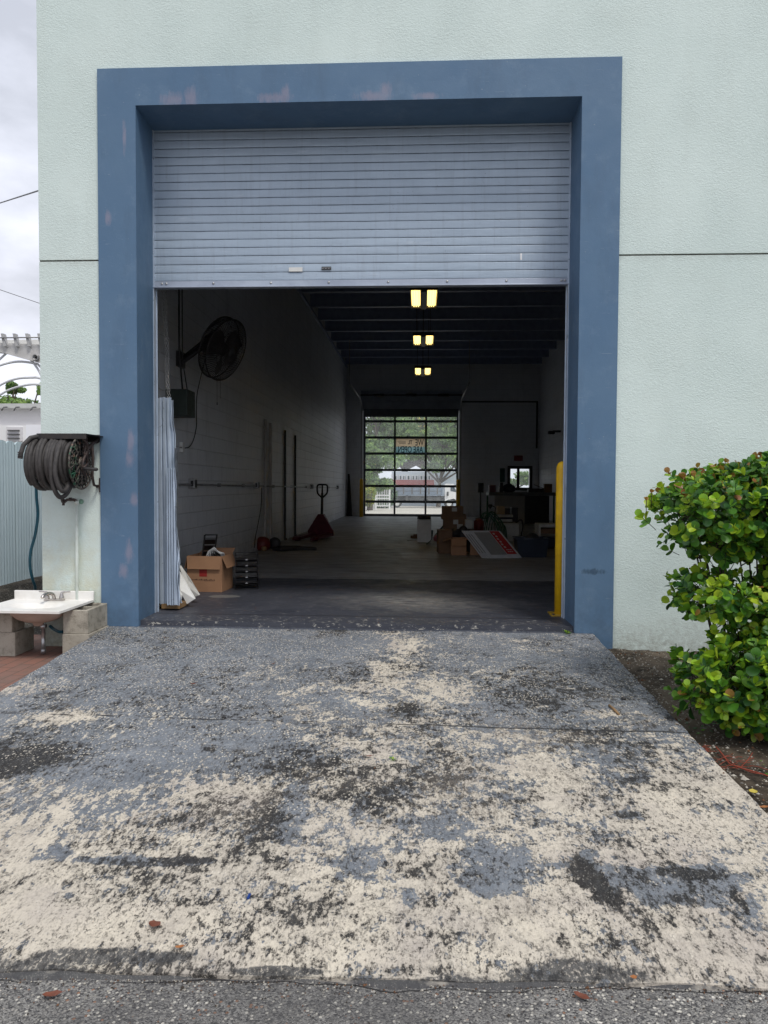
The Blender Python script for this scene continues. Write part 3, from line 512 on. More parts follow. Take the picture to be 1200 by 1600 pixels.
for k in range(15):
    y = 1.15+1.46*k
    if j0 is None:
        g = MB(); g.box(WL, WR, y-.06, y+.06, 5.70, 5.718); g.box(WL, WR, y-.05, y+.05, 6.06, 6.10); g.box(WL, WR, y-.006, y+.006, 5.718, 6.06)
        j0 = g.build('joist', 'joist', B)
    else: c = j0.copy(); COL.objects.link(c); c.location = (0, 1.46*k, 0)
g = MB(); g.box(WL, WL+.04, .6, 22.0, 5.62, 5.70); g.build('wall_ledger', 'joist', B)
# right wall ledge line and dark opening, switch box
g = MB(); g.box(WR-.02, WR, 1.0, 22.0, 2.52, 2.56); g.build('wall_ledge', 'block', B)
g = MB(); g.box(WR-.03, WR-.002, 14.2, 15.5, 0, 2.1); dd = g.build('dark_opening', 'black', B); g = MB(); g.box(WR-.07, WR-.03, 15.3, 15.4, .98, 1.02); g.build('handle', 'steel', dd)  # black slab with a handle, its colour standing in for the opening's darkness
# back wall panel seams seen in the photograph
g = MB(); g.box(1.5, 4.3, 21.985, 22.0, 4.32, 4.37); g.box(4.30, 4.36, 21.985, 22.0, 2.6, 4.37); g.build('wall_conduit', 'black', B)
M['header_grey'] = pm('header_grey', (.34, .37, .42), (.26, .29, .34), 4, .6)
g = MB(); g.box(-2.3, 1.5, 21.80, 22.0, 4.35, 4.75); g.box(-2.28, 1.48, 21.9, 21.98, 4.0, 4.34); g.build('door_header', 'header_grey', B)
# sectional glass door
g = MB(); yd0, yd1 = 21.86, 21.905; dx0, dx1, dtop = -2.19, 1.385, 4.06
g.box(dx0, dx1, yd0, yd1, 3.76, dtop)
rows = [at(640, y, Y=21.9).z for y in (658.5, 683.8, 708.8, 734.5, 759.5, 784)]
cols = [at(x, 700, Y=21.9).x for x in (617, 665.5)]
zt_ = 3.76
for z in rows: g.box(dx0, dx1, yd0, yd1, z-.045, z+.045)
g.box(dx0, dx1, yd0, yd1, 0.0, .09)
for x in (dx0+.035, cols[0], cols[1], dx1-.035): g.box(x-.035, x+.035, yd0-.003, yd1+.003, 0, zt_)
DR = g.build('sectional_door', pm('door_frame', (.14, .155, .17), (.10, .112, .125), 6, .5, .2), B); DR['label'] = 'glazed sectional door closed at the far end'
zz = [zt_]+rows+[.09]; xx = [dx0+.035]+cols+[dx1-.035]
for i in range(len(zz)-1):
    for j in range(3):
        g = MB(); za, zc = zz[i+1]+.0448, zz[i]-(.0448 if i else 0); za = za if i < len(zz)-2 else .09; g.quad((xx[j]+.035, 21.885, za), (xx[j+1]-.035, 21.885, za), (xx[j+1]-.035, 21.885, zc), (xx[j]+.035, 21.885, zc)); g.build('pane', 'glass', DR, fix=False)
for z in rows[2:]:
    for x in cols: g = MB(); g.box(x-.02, x+.02, yd0-.02, yd0-.0035, z-.03, z+.04); g.build('hinge', 'galv', DR)
for s_, x in ((-1, -2.27), (1, 1.46)):
    g = MB(); g.box(x-.03, x+.03, 21.78, 21.86, 0, 4.0); g.tube([(x, 21.8, 3.95), (x, 21.7, 4.15), (x, 21.4, 4.30), (x, 20.9, 4.36), (x, 16.9, 4.36)], .028, 6); g.tube([(x, 17.0, 4.36), (x, 17.0, 5.7)], .015, 5)
    g.build('door_track', 'conduit', B)
g = MB(); g.tube([(-2.3, 21.6, 4.55), (1.5, 21.6, 4.55)], .03, 8)
for x in (-1.6, -.4, .8): g.tube([(x-.2, 21.6, 4.55), (x+.2, 21.6, 4.55)], .055, 10)
g.build('torsion_spring', 'black', B)
# window in the back wall : two panes in a dark frame
g = MB(); x0, x1, z0, z1 = 3.34, 4.09, 1.10, 1.84
for a in ((x0-.09, x0+.02, z0-.09, z1+.09), (x1-.02, x1+.09, z0-.09, z1+.09), (x0+.02, x1-.02, z1-.02, z1+.09), (x0+.02, x1-.02, z0-.09, z0+.02), (3.60, 3.70, z0+.02, z1-.02)): g.box(a[0], a[1], 21.96, 21.998, a[2], a[3])
wf = g.build('back_window', 'blackmetal', B)
for a, b in ((x0+.02, 3.60), (3.70, x1-.02)):
    g = MB(); g.quad((a, 21.98, z0), (b, 21.98, z0), (b, 21.98, z1), (a, 21.98, z1)); g.build('pane', 'glass', wf, fix=False)

# ================================================================== THINGS ON THE FACADE
def bollard(x, y, h, label, mat='yellow', r=.057, grp='yellow guard posts at the two doors', plate=True):
    t = thing('bollard', (x, y, 0), label, 'bollard', grp)
    g = MB(); g.lathe([(r, 0), (r, h-.07), (r*.93, h-.045), (r*.72, h-.018), (r*.35, h-.003), (0, h)], (x, y, 0), n=28); g.build('post', mat, t)
    if plate:
        g = MB(); g.box(x-.10, x+.10, y-.10, y+.10, 0, .012); g.build('base_plate', 'yellowold', t, bevel=.002)
        for sx in (-1, 1): g = MB(); g.lathe([(.014, .012), (.014, .022), (0, .024)], (x+.08*sx, y-.08, 0), n=6); g.build('bolt', 'brown_metal', t)
    return t
bollard(1.258, .58, 1.375, 'bright yellow bollard standing inside the right jamb of the near doorway')
bollard(-2.385, .73, 1.375, 'yellow bollard hidden behind the leaning metal sheets, only its foot showing')
bollard(-2.22, 21.2, 1.42, 'yellow bollard left of the far glass door', r=.07, plate=False)
bollard(1.36, 21.2, 1.42, 'yellow bollard right of the far glass door behind the stacked boxes', r=.07, plate=False)

# hose reel -----------------------------------------------------------
t = thing('hose_reel', (-2.93, 0, 1.55), 'wall mounted hose reel with black hose and mottled end disc on the pier', 'hose reel')
g = MB(); g.box(-3.06, -2.655, -.33, -.02, 1.543, 1.549); g.box(-3.06, -2.655, -.336, -.33, 1.505, 1.549); g.box(-3.06, -3.054, -.33, -.02, 1.52, 1.543); g.box(-3.06, -2.655, -.02, -.002, 1.50, 1.56); g.build('top_plate', 'blackmetal', t, bevel=.002)
RC = Vector((-2.93, -.235, 1.315)); RX0, RX1 = -3.075, -2.745
# flanges: mottled discs with holes suggested by a ring of pierced spokes
def reelflange(x, name, mat):
    g = MB(); R_ = .205
    g.tube([(x, RC.y+R_*cos(a), RC.z+R_*sin(a)) for a in [2*pi*i/48 for i in range(48)]], .009, 8, closed=True)
    g.tube([(x, RC.y+.10*cos(a), RC.z+.10*sin(a)) for a in [2*pi*i/32 for i in range(32)]], .006, 6, closed=True)
    for i in range(26):
        a = 2*pi*i/26; b = a+.16*(1 if i % 2 else -1)
        g.tube([(x, RC.y+.05*cos(a), RC.z+.05*sin(a)), (x+.004, RC.y+.12*cos(b), RC.z+.12*sin(b)), (x, RC.y+.20*cos(a), RC.z+.20*sin(a))], .0055, 5)
    for rr in (.135, .165):
        g.tube([(x, RC.y+(rr+.012*sin(i*2.1))*cos(2*pi*i/60), RC.z+(rr+.012*sin(i*2.1))*sin(2*pi*i/60)) for i in range(60)], .0045, 5, closed=True)
    g.lathe([(.055, -.006), (.055, .01), (.03, .025), (0, .025)], (x, RC.y, RC.z), (1, 0, 0), 16)
    return g.build(name, mat, t)
s = NT('flange_scroll'); X, Y, Z = s.xyz(); c_ = s.mix(s.mr(s.noise(50, 5, .7), .45, .55), (.03, .026, .025), (.14, .12, .10)); c_ = s.mix(s.math('MULTIPLY', s.mr(Y, -.27, -.38), s.mr(s.noise(25, 3), .48, .6)), c_, (.01, .09, .045)); c_ = s.mix(s.mr(s.noise(18, 4), .60, .68), c_, (.22, .10, .06)); s.out(c_, .6, .2); M['flange'] = s.m
reelflange(RX1, 'side_disc', 'flange'); reelflange(RX0, 'side_disc', 'flange')
g = MB(); g.lathe([(.19, 0), (.19, .002)], (RX1-.012, RC.y, RC.z), (1, 0, 0), 32); g.build('disc_backing', pm('disc_back', (.014, .03, .02), (.02, .02, .02), 30, .6), t)
g = MB(); g.lathe([(.09, 0), (.09, RX1-RX0)], (RX0, RC.y, RC.z), (1, 0, 0), 24); g.build('drum', 'blackmetal', t)
# scrolled bracket in front of the right disc
g = MB(); bx = RX1+.035
g.tube([(bx, -.01, 1.50), (bx, -.10, 1.49), (bx+.005, -.19, 1.44), (bx+.01, RC.y-.06, 1.34), (bx+.01, RC.y-.08, 1.27), (bx+.01, RC.y-.02, 1.21)], .011, 8)
g.tube([(bx, -.02, 1.52), (bx+.01, RC.y+.10, 1.47), (bx+.01, RC.y+.12, 1.36), (bx+.01, RC.y+.10, 1.22), (bx, RC.y+.15, 1.14), (bx, -.02, 1.13)], .011, 8)
g.tube([(bx, -.33, 1.535), (bx+.01, RC.y+.02, 1.47), (bx+.01, RC.y, 1.315)], .010, 8); g.tube([(bx, RC.y+.03, 1.535), (bx, RC.y+.0, 1.44), (bx+.005, RC.y-.03, 1.40), (bx+.01, RC.y-.01, 1.35)], .009, 8)
for q in range(9): a = q*.7; g.tube([(bx+.004, RC.y+.05*cos(a)+.01*q-.04, 1.42+.05*sin(a)+.005*q), (bx+.006, RC.y+.05*cos(a+.5)+.01*q-.03, 1.42+.05*sin(a+.5)+.005*q)], .006, 5)
g.box(-2.70, -2.655, -.012, -.002, 1.08, 1.20); g.box(bx-.012, -2.66, -.02, -.008, 1.118, 1.142); g.build('bracket', 'brown_metal', t)
g = MB(); hx = bx+.02; g.tube([(hx, RC.y, RC.z), (hx+.01, RC.y-.10, RC.z-.04)], .009, 8); g.build('crank_arm', 'brown_metal', t)
g = MB(); g.tube([(hx+.005, RC.y-.10, RC.z-.045), (hx+.03, RC.y-.10, RC.z-.045), (hx+.115, RC.y-.10, RC.z-.05), (hx+.125, RC.y-.10, RC.z-.05)], [.010, .014, .014, .009], 12); g.build('crank_handle', 'black', t, fix=True)
# coiled hose
h = thing('garden_hose', (-2.93, -.235, 1.3), 'thick black rubber hose wound on the reel with a loop sagging below it', 'hose')
random.seed(11)
def coilpath(x0, x1, R0, R1, turns, ph=0, sag=0, jit=.004, npt=40):
    P = []
    for i in range(int(turns*npt)+1):
        u = i/(turns*npt); a = 2*pi*turns*u+ph; R = R0+(R1-R0)*u+jit*sin(3.1*a+ph)+jit*nz(a, ph)
        x = x0+(x1-x0)*u+.007*sin(a*.5+ph*3); s_ = max(0, -sin(a)); P.append((x, RC.y+R*cos(a), RC.z+R*sin(a)-sag*s_*s_))
    return P
g = MB(); g.tube(coilpath(-3.055, -2.775, .135, .145, 8), .017, 10); g.tube(coilpath(-2.785, -3.05, .172, .180, 7.5, .6), .0175, 10); g.tube(coilpath(-3.065, -2.86, .200, .196, 5.4, 1.1, .008), .0178, 12)
g.tube(coilpath(-2.87, -2.80, .195, .186, 1.8, 2.3, .0), .0175, 10)
g.tube(coilpath(-3.07, -3.085, .206, .208, 1.3, 2.2, .0), .0178, 12)
h1 = g.build('coil', 'rubber', h)
# end that stands off top left and hangs, the big sagging loop
g = MB(); g.tube([(-3.00, -.2, 1.52), (-3.04, -.30, 1.535), (-3.085, -.38, 1.51), (-3.115, -.43, 1.45), (-3.125, -.45, 1.385), (-3.13, -.455, 1.345)], .0175, 12)
for k in range(4): g.lathe([(.0205, 0), (.0205, .008)], (-3.127, -.4535, 1.345+.014*k), (0, 0, 1), 12)
g.build('hose_end', 'rubber', h)
def crv(P, n=8):
    P = [Vector(p) for p in P]; out = []
    for i in range(len(P)-1):
        a = P[max(i-1, 0)]; b = P[i]; c = P[i+1]; d = P[min(i+2, len(P)-1)]
        for k in range(n):
            t_ = k/n; out.append(.5*((2*b)+(c-a)*t_+(2*a-5*b+4*c-d)*t_*t_+(3*b-a-3*c+d)*t_**3))
    return out+[P[-1]]
yq = -.46
L1 = [at(x, y, Y=yy) for x, y, yy in ((90, 690, -.33), (82, 705, -.42), (80, 730, -.46), (82, 754, -.46), (87, 769, -.45), (94, 777, -.42), (103, 773, -.38), (110, 760, -.32), (113, 745, -.2), (110, 735, -.08))]
L2 = [at(x, y, Y=yy) for x, y, yy in ((97, 690, -.33), (90, 708, -.44), (86, 735, -.485), (90, 755, -.48), (97, 767, -.46), (104, 764, -.40), (107, 754, -.33), (108, 740, -.12))]
g = MB(); g.tube(crv(L1), .0175, 12); g.tube(crv(L2), .0175, 12); g.build('sagging_loop', 'rubber', h)
h2 = thing('supply_hose', (-3.3, -.1, .5), 'dark teal hose hanging from the reel down to the soil by the fence', 'hose')
P = [at(x, y, Y=yy) for x, y, yy in ((62, 730, -.05), (57, 745, -.02), (57, 775, .0), (59, 805, .03), (55, 835, .08), (48, 862, .12), (47, 885, .15), (51, 905, .20), (55, 918, .30), (53, 930, .45))]
g = MB(); g.tube(crv(P), .0125, 10); g.build('hose_length', 'teal', h2)
P = [at(x, y, Y=yy) for x, y, yy in ((78, 978, -.12), (84, 983, -.14), (92, 987, -.2), (99, 987, -.22))]
g = MB(); g.tube(crv(P), .013, 8); g.build('short_piece', 'teal', h2)
# spigot and riser
t = thing('garden_tap', (-2.87, 0, .6), 'white painted riser pipe with a corroded tap and round handle below the reel', 'tap')
g = MB(); p0 = at(120, 925, Y=-.03); p1 = at(120, 783, Y=-.03); g.tube([(p0.x, -.03, -.2), (p1.x, -.03, p1.z)], .0125, 12); g.lathe([(.018, 0), (.018, .035)], (p1.x, -.03, p1.z-.03), n=12); g.build('riser_pipe', pm('pipe_paint', (.60, .66, .62), (.48, .52, .46), 8, .6), t)
g = MB(); q = p1; g.tube([(q.x, -.03, q.z), (q.x-.02, -.045, q.z+.012), (q.x-.06, -.075, q.z+.012), (q.x-.085, -.09, q.z-.015), (q.x-.085, -.09, q.z-.035)], [.013, .013, .012, .011, .012], 10); g.lathe([(.013, 0), (.013, .02)], (q.x-.04, -.06, q.z+.01), n=10); g.build('tap_body', 'brown_metal', t)
g = MB(); hc = Vector((q.x-.095, -.085, q.z+.012)); 
g.tube([hc+Vector((.0, .022*cos(a), .022*sin(a)))*(1+.12*cos(6*a)) for a in [2*pi*i/24 for i in range(24)]], .004, 6, closed=True); g.tube([hc, hc+Vector((.03, .0, 0))], .005, 6)
for i in range(3): a = i*pi/3; g.tube([hc+Vector((0, .022*cos(a), .022*sin(a))), hc-Vector((0, .022*cos(a), .022*sin(a)))], .003, 5)
g.build('tap_handle', 'brown_metal', t)
g = MB(); g.lathe([(.022, 0), (.02, .004), (.014, .006)], (q.x+.025, -.002, q.z-.005), (0, -1, 0), 14); g.build('wall_flange', pm('verdigris', (.25, .42, .32), (.15, .25, .2), 40, .8), t)

# concrete blocks ------------------------------------------------------
def cblock(name, x0, x1, y0, y1, z0, z1, label, core=True, seed=0, rot=0):
    c = Vector(((x0+x1)/2, (y0+y1)/2, 0)); R = Matrix.Rotation(rot, 3, 'Z'); o = MB(); w_ = .032
    if core:
        ym = (y0+y1)/2
        for a in ((x0, x0+w_, y0, y1), (x1-w_, x1, y0, y1), (x0+w_, x1-w_, y0, y0+w_), (x0+w_, x1-w_, y1-w_, y1), (x0+w_, x1-w_, ym-w_/2, ym+w_/2)): pass
        out_ = [(x0, y0), (x1, y0), (x1, y1), (x0, y1)]; h1 = [(x0+w_, y0+w_), (x1-w_, y0+w_), (x1-w_, ym-w_/2), (x0+w_, ym-w_/2)]; h2 = [(x0+w_, ym+w_/2), (x1-w_, ym+w_/2), (x1-w_, y1-w_), (x0+w_, y1-w_)]
        P2 = out_+h1+h2; F2 = [(0, 1, 5, 4), (1, 2, 10, 9), (1, 9, 6, 5), (2, 3, 11, 10), (3, 0, 4, 7), (3, 7, 8, 11), (7, 6, 9, 8)]
        vs = [(x, y, z0) for x, y in P2]+[(x, y, z1) for x, y in P2]; fs = [tuple(i+12 for i in f) for f in F2]+[f[::-1] for f in F2]
        for ring in ((0, 1, 2, 3), (7, 6, 5, 4), (11, 10, 9, 8)):
            for k in range(4): a, b = ring[k], ring[(k+1) % 4]; fs.append((a, b, b+12, a+12))
        vs = [R @ (Vector(v)-c)+c for v in vs]; o.add(vs, fs)
    else: o.box(x0, x1, y0, y1, z0, z1, 0, R, c)
    b = o.build(name, 'cmu', None, bevel=.005); return tag(b, label, 'concrete block', 'concrete blocks holding up the basin')
cblock('concrete_block', -2.832, -2.632, -.392, -.004, -.041, .148, 'upper hollow concrete block under the right end of the basin', rot=.01)
cblock('concrete_block', -2.835, -2.620, -.400, -.006, -.23, -.042, 'lower concrete block under the right end of the basin, half behind the ramp edge', False)
cblock('concrete_block', -3.66, -3.245, -.395, -.205, -.036, .148, 'upper concrete block under the left end of the basin', True, rot=.0)
cblock('concrete_block', -3.65, -3.225, -.39, -.10, -.23, -.037, 'lower concrete block under the left end of the basin', False)
# basin ----------------------------------------------------------------
t = thing('wash_basin', (-3.1, -.3, .15), 'white moulded vanity basin top resting on concrete blocks by the ramp', 'wash basin')
VX0, VX1, VY0, VY1, VZ = -3.43, -2.745, -.62, -.012, .176
cx_, cy_, ra, rb_ = -3.06, -.34, .215, .155
n = 48; g = MB(); vs = []
def rectpt(a):
    dx, dy = cos(a), sin(a); tx = ((VX1-cx_) if dx > 0 else (VX0-cx_))/dx if abs(dx) > 1e-6 else 9e9; ty = ((VY1-.022-cy_) if dy > 0 else (VY0-cy_))/dy if abs(dy) > 1e-6 else 9e9
    tt = min(tx, ty); return cx_+dx*tt, cy_+dy*tt
angs = sorted([2*pi*i/n for i in range(n)]+[atan2(y-cy_, x-cx_) % (2*pi) for x in (VX0, VX1) for y in (VY0, VY1-.022)]); n = len(angs)
rings = [[(*rectpt(a), VZ) for a in angs]]
for (f_, dz) in ((1.12, 0), (1.02, -.003), (.92, -.010), (.80, -.022), (.62, -.040), (.42, -.055), (.2, -.066), (.08, -.070)): rings.append([(cx_+ra*f_*cos(a), cy_+rb_*f_*sin(a), VZ+dz) for a in angs])
for r_ in rings: vs += r_
g.add(vs, [(k*n+i, k*n+(i+1) % n, (k+1)*n+(i+1) % n, (k+1)*n+i) for k in range(len(rings)-1) for i in range(n)], 0, True)
rim_ = rings[0]; g.add(rim_+[(x, y, VZ-.018) for x, y, z in rim_], [(i, (i+1) % n, n+(i+1) % n, n+i) for i in range(n)], 0)
bot = [[(x, y, VZ-.018) for x, y, z in rim_]]
for (f_, dz) in ((1.12, -.018), (1.08, -.03), (.98, -.07), (.78, -.105), (.5, -.128), (.22, -.14), (.16, -.165), (.0001, -.165)): bot.append([(cx_+ra*f_*cos(a), cy_+rb_*f_*sin(a), VZ+dz) for a in angs])
vs = []; [vs.extend(b) for b in bot]; g.add(vs, [(k*n+i, (k+1)*n+i, (k+1)*n+(i+1) % n, k*n+(i+1) % n) for k in range(len(bot)-1) for i in range(n)], 1, True)
g.build('basin_top', ['whiteplastic', pm('basin_under', (.52, .40, .33), (.42, .33, .27), 6, .6)], t, fix=False)
g = MB(); g.box(VX0, VX1, VY1-.022, VY1, VZ-.018, VZ+.072); g.build('backsplash', 'whiteplastic', t, bevel=.006)
g = MB(); fx, fy = -3.045, -.105
g.box(fx-.08, fx+.08, fy-.025, fy+.025, VZ, VZ+.016)
for sx in (-1, 1):
    g.lathe([(.022, 0), (.020, .02), (.013, .045), (.011, .055)], (fx+sx*.062, fy, VZ+.014), n=14); g.tube([(fx+sx*.06, fy, VZ+.066), (fx+sx*.09, fy, VZ+.074), (fx+sx*.135, fy+.005, VZ+.076)], [.011, .008, .006], 8)
g.tube(crv([(fx-.0, fy, VZ+.012), (fx-.005, fy-.01, VZ+.05), (fx-.02, fy-.05, VZ+.068), (fx-.035, fy-.10, VZ+.060), (fx-.04, fy-.125, VZ+.04)], 6), .0145, 10)
g.build('faucet', 'chrome', t, bevel=.003)
g = MB(); g.lathe([(.028, 0), (.028, -.03), (.016, -.035), (.016, -.20), (.020, -.20), (.020, -.235)], (cx_+.03, cy_+.02, .02), n=14); g.build('drain_pipe', 'steel', t)

# ================================================================== LEFT: FENCE, NEIGHBOUR
t = thing('side_fence', (-5.6, 5, 0), 'pale blue green board fence with scalloped tops beside the warehouse', 'fence')
g = MB(); FX = -5.62; k = 0; y = .2
while y < 16:
    w_ = .212; m_ = 6; nn = 10
    # ribbed board with rounded top
    P = []
    for i in range(nn+1):
        u = i/nn; P.append((y+w_*u, 1.69+.045*sqrt(max(0, 1-(2*u-1)**2))+.004*nz(k, 2), FX+.012*abs(sin(u*pi*3))+.004*(k % 2)))
    vs = [(p[2], p[0], -.22+.02*nz(k*.3, 0)) for p in P]+[(p[2], p[0], p[1]) for p in P]+[(p[2]-.02, p[0], -.22) for p in P]+[(p[2]-.02, p[0], p[1]) for p in P]; q = nn+1
    g.add(vs, [(i, i+1, q+i+1, q+i) for i in range(nn)]+[(2*q+i+1, 2*q+i, 3*q+i, 3*q+i+1) for i in range(nn)]+[(q+i, q+i+1, 3*q+i+1, 3*q+i) for i in range(nn)], 0)
    y += w_+.004; k += 1
g.build('boards', pm('fence_paint', (.64, .77, .79), (.57, .70, .72), 2, .7, 0, .1), t, fix=False)
g = MB(); g.box(FX-.07, FX-.022, .2, 16, .3, .4); g.box(FX-.07, FX-.022, .2, 16, 1.3, 1.4); g.build('rail', 'wood', t)
for yy in (2.4, 4.9, 7.4, 9.9): g = MB(); g.box(FX-.17, FX-.072, yy, yy+.1, -.3, 1.6); g.build('post', 'wood', t)
# white neighbour building
t = thing('white_building', (-13, 14, 0), 'low white rendered building with louvred vents behind the side fence', 'building')
p = at(30, 632, Y=14); zt2 = p.z
whitew = pm('white_render', (.66, .65, .66), (.60, .59, .60), .8, .85)
g = MB(); g.box(-30, -6.3, 14, 26, -.4, zt2-.12); g.build('wall', whitew, t)
g = MB(); g.box(-30.2, -6.1, 13.75, 26.2, zt2-.12, zt2); g.build('roof', pm('fascia', (.55, .56, .54), (.45, .46, .45), 2, .7), t)
g = MB(); g.box(-30, -6.3, 13.55, 14, -.4, at(30, 665, Y=13.6).z); g.build('lower_wall', pm('white_bright', (.82, .82, .82), (.76, .76, .76), 1, .7), t)
p0 = at(13, 670, Y=13.5); p1 = at(31, 687, Y=13.5); g = MB(); g.box(p0.x-.06, p1.x+.06, 13.50, 13.549, p1.z-.04, p0.z+.05)
for i in range(3): z = p0.z-.03-i*(p0.z-p1.z)*.36; g.box(p0.x, p1.x, 13.44, 13.50, z-.025, z, 1)
g.build('louvre', [whitew, 'darkgray'], t)
p0 = at(50, 665, Y=13.3); g = MB(); g.box(p0.x, -6.4, 13.0, 13.549, -.4, p0.z); g.build('meter_box', pm('white_bright2', (.85, .86, .90), (.8, .8, .84), 1, .5), t)
for x in (10, 29, 55): p = at(x, 637, Y=13.7); g = MB(); g.tube([(p.x, 13.95, p.z+.05), (p.x-.02, 13.6, p.z), (p.x-.05, 13.55, p.z-.09)], .02, 6); g.build('hook', 'darkgray', t)
# pergola
t = thing('pergola', (-8, 8, 0), 'white pergola roof with slatted rafters and curved tube braces behind the warehouse corner', 'pergola')
pw = pm('pergola_paint', (.62, .61, .60), (.45, .44, .43), 5, .6); Yp = 8.0
za, zb_ = at(30, 529, Y=Yp).z, at(30, 543, Y=Yp).z
g = MB(); g.box(-13, -6.2, Yp, Yp+.25, zb_, za-.02); g.build('upper_beam', pm('beam_white', (.74, .74, .72), (.66, .66, .64), 3, .6), t)
a_, b_, c_, d_ = [at(x, y, Y=Yp-.02) for x, y in ((-60, 535), (75, 541), (75, 571), (10, 553))]
g = MB(); e_ = at(-60, 548, Y=Yp-.02)
g.add([a_, e_, d_, c_, b_]+[v+Vector((0, -.16, 0)) for v in (a_, e_, d_, c_, b_)], [(0, 1, 2, 3, 4), (9, 8, 7, 6, 5), (0, 1, 6, 5), (1, 2, 7, 6), (2, 3, 8, 7), (3, 4, 9, 8), (4, 0, 5, 9)]); g.build('lower_beam', pw, t)
for x in (-18, 1, 19.5, 39, 58, 75):
    q1 = at(x, 521, Y=Yp-.25); q2 = at(x+4, 541, Y=Yp-.25); g = MB(); g.add([q1, q1+Vector((.05, 0, 0)), q2+Vector((.05, 0, 0)), q2]+[v+Vector((0, .10, .0)) for v in (q1, q1+Vector((.05, 0, 0)), q2+Vector((.05, 0, 0)), q2)], [(3, 2, 1, 0), (4, 5, 6, 7), (0, 1, 5, 4), (1, 2, 6, 5), (2, 3, 7, 6), (3, 0, 4, 7)]); g.build('rafter', pm('rafter', (.45, .45, .45), (.36, .36, .36), 5, .7) if x == -18 else bpy.data.materials['rafter'], t)
g = MB(); q1 = at(-20, 528, Y=Yp-.27); q2 = at(75, 527, Y=Yp-.27); g.tube([q1, q2], .014, 6); g.build('cross_rod', 'conduit', t)
for pts in (((-30, 585), (0, 571), (28, 565), (55, 568), (62, 572), (80, 590)), ((-30, 625), (0, 602), (25, 592), (50, 590), (62, 591), (90, 600)), ((-30, 640), (0, 617), (20, 607), (45, 601), (62, 601), (90, 605)), ((48, 562), (58, 575), (66, 590), (80, 620)), ((-20, 580), (0, 561), (10, 552)), ((-10, 548), (20, 549), (44, 556))):
    g = MB(); g.tube(crv([at(x, y, Y=Yp-.1) for x, y in pts], 5), .022, 8); g.build('curved_brace', pm('tube_white', (.66, .67, .68), (.55, .56, .58), 3, .45) if 'tube_white' not in bpy.data.materials else bpy.data.materials['tube_white'], t)
p = at(57, 559, Y=Yp-.2); g = MB(); g.lathe([(.06, 0), (.06, .05), (.045, .055), (.045, .02), (0, .02)], (p.x, p.y, p.z), (0, -1, 0), 20); g.lathe([(.02, .025), (.0, .03)], (p.x, p.y, p.z), (0, -1, 0), 10, 1); g.build('spotlight', ['conduit', 'black'], t)
for x in (-12.8, -6.5): g = MB(); g.box(x-.06, x+.06, Yp+.05, Yp+.17, -.3, zb_); g.build('post', pw, t)
# power lines
for (a, b, Y0, r, lab) in (((-40, 330), (60, 298), 6, .012, 'thick black cable rising across the sky to the warehouse corner'), ((-40, 439), (62, 474), 16, .010, 'thin grey cable sloping down behind the warehouse corner')):
    A = at(*a, Y=Y0+10 if r > .011 else Y0); Bp = at(*b, Y=Y0); d = (Bp-A); P = [A-d*6+Vector((0, 0, 0)), A, Bp, Bp+d*(.15 if r > .011 else 3)]
    g = MB(); g.tube(P, r, 6); tag(g.build('power_cable', 'darkgray' if r < .011 else 'black'), lab, 'cable')

# ================================================================== VEGETATION
def leaf_quads(mb, c, n, size, rad, mi_fn, flat_=.35, shell=.55):
    for k in range(n):
        d = Vector((random.gauss(0, 1), random.gauss(0, 1), random.gauss(0, 1))).normalized(); r = shell+(1-shell)*random.random()**.6 if random.random() < .8 else random.random()
        p = Vector((c[0]+d.x*rad[0]*r, c[1]+d.y*rad[1]*r, c[2]+d.z*rad[2]*r)); nrm = (d*.6+Vector((random.gauss(0, .6), random.gauss(0, .6), random.gauss(0, .6)+flat_))).normalized()
        u = nrm.orthogonal().normalized(); a = random.random()*6.28; u = u*cos(a)+nrm.cross(u)*sin(a); v = nrm.cross(u); s_ = size*random.uniform(.6, 1.35)
        mb.add([p-u*s_, p+v*s_*.55+nrm*s_*.12, p+u*s_, p-v*s_*.55+nrm*s_*.12], [(0, 1, 2, 3)], mi_fn(k))
def tree(name, base, trunk_r, fork_z, clumps, leaf, nper, label, cat='tree', grp=None, mats=('tree1', 'tree2'), lean=0, mi_p=.5):
    t = thing(name, base, label, cat, grp); b = Vector(base); g = MB(); f_ = b+Vector((lean, 0, fork_z))
    g.tube(crv([b, b+Vector((lean*.3+.05, 0, fork_z*.5)), f_], 5), [trunk_r*(1.25-.5*i/10) for i in range(11)], 10)
    for (cx, cy, cz, rx, ry, rz) in clumps:
        e = b+Vector((cx, cy, cz)); m_ = (f_+e)/2+Vector((random.uniform(-.2, .2)*rx, 0, -.15*rz)); g.tube(crv([f_-Vector((0, 0, trunk_r)), m_, e], 4), [trunk_r*(.62-.5*i/8) for i in range(9)], 7)
        for q in range(3): ee = e+Vector((random.uniform(-.7, .7)*rx, random.uniform(-.7, .7)*ry, random.uniform(-.5, .7)*rz)); g.tube([m_, (m_+ee)/2+Vector((0, 0, .1*rz)), ee], [trunk_r*.28, trunk_r*.18, trunk_r*.05], 5)
    g.build('trunk', 'bark', t, fix=False); g = MB()
    for (cx, cy, cz, rx, ry, rz) in clumps:
        # each clump = several sub clumps with gaps between
        for q in range(7):
            d = Vector((random.gauss(0, 1), random.gauss(0, 1), random.gauss(0, .8))).normalized()*random.uniform(.25, .75); mm = 0 if random.random() < mi_p else 1
            leaf_quads(g, (b.x+cx+d.x*rx, b.y+cy+d.y*ry, b.z+cz+d.z*rz), nper//7, leaf, (rx*.48, ry*.48, rz*.42), lambda k: mm if random.random() < .8 else 1-mm)
    g.build('crown', list(mats), t, fix=False); return t
random.seed(5)
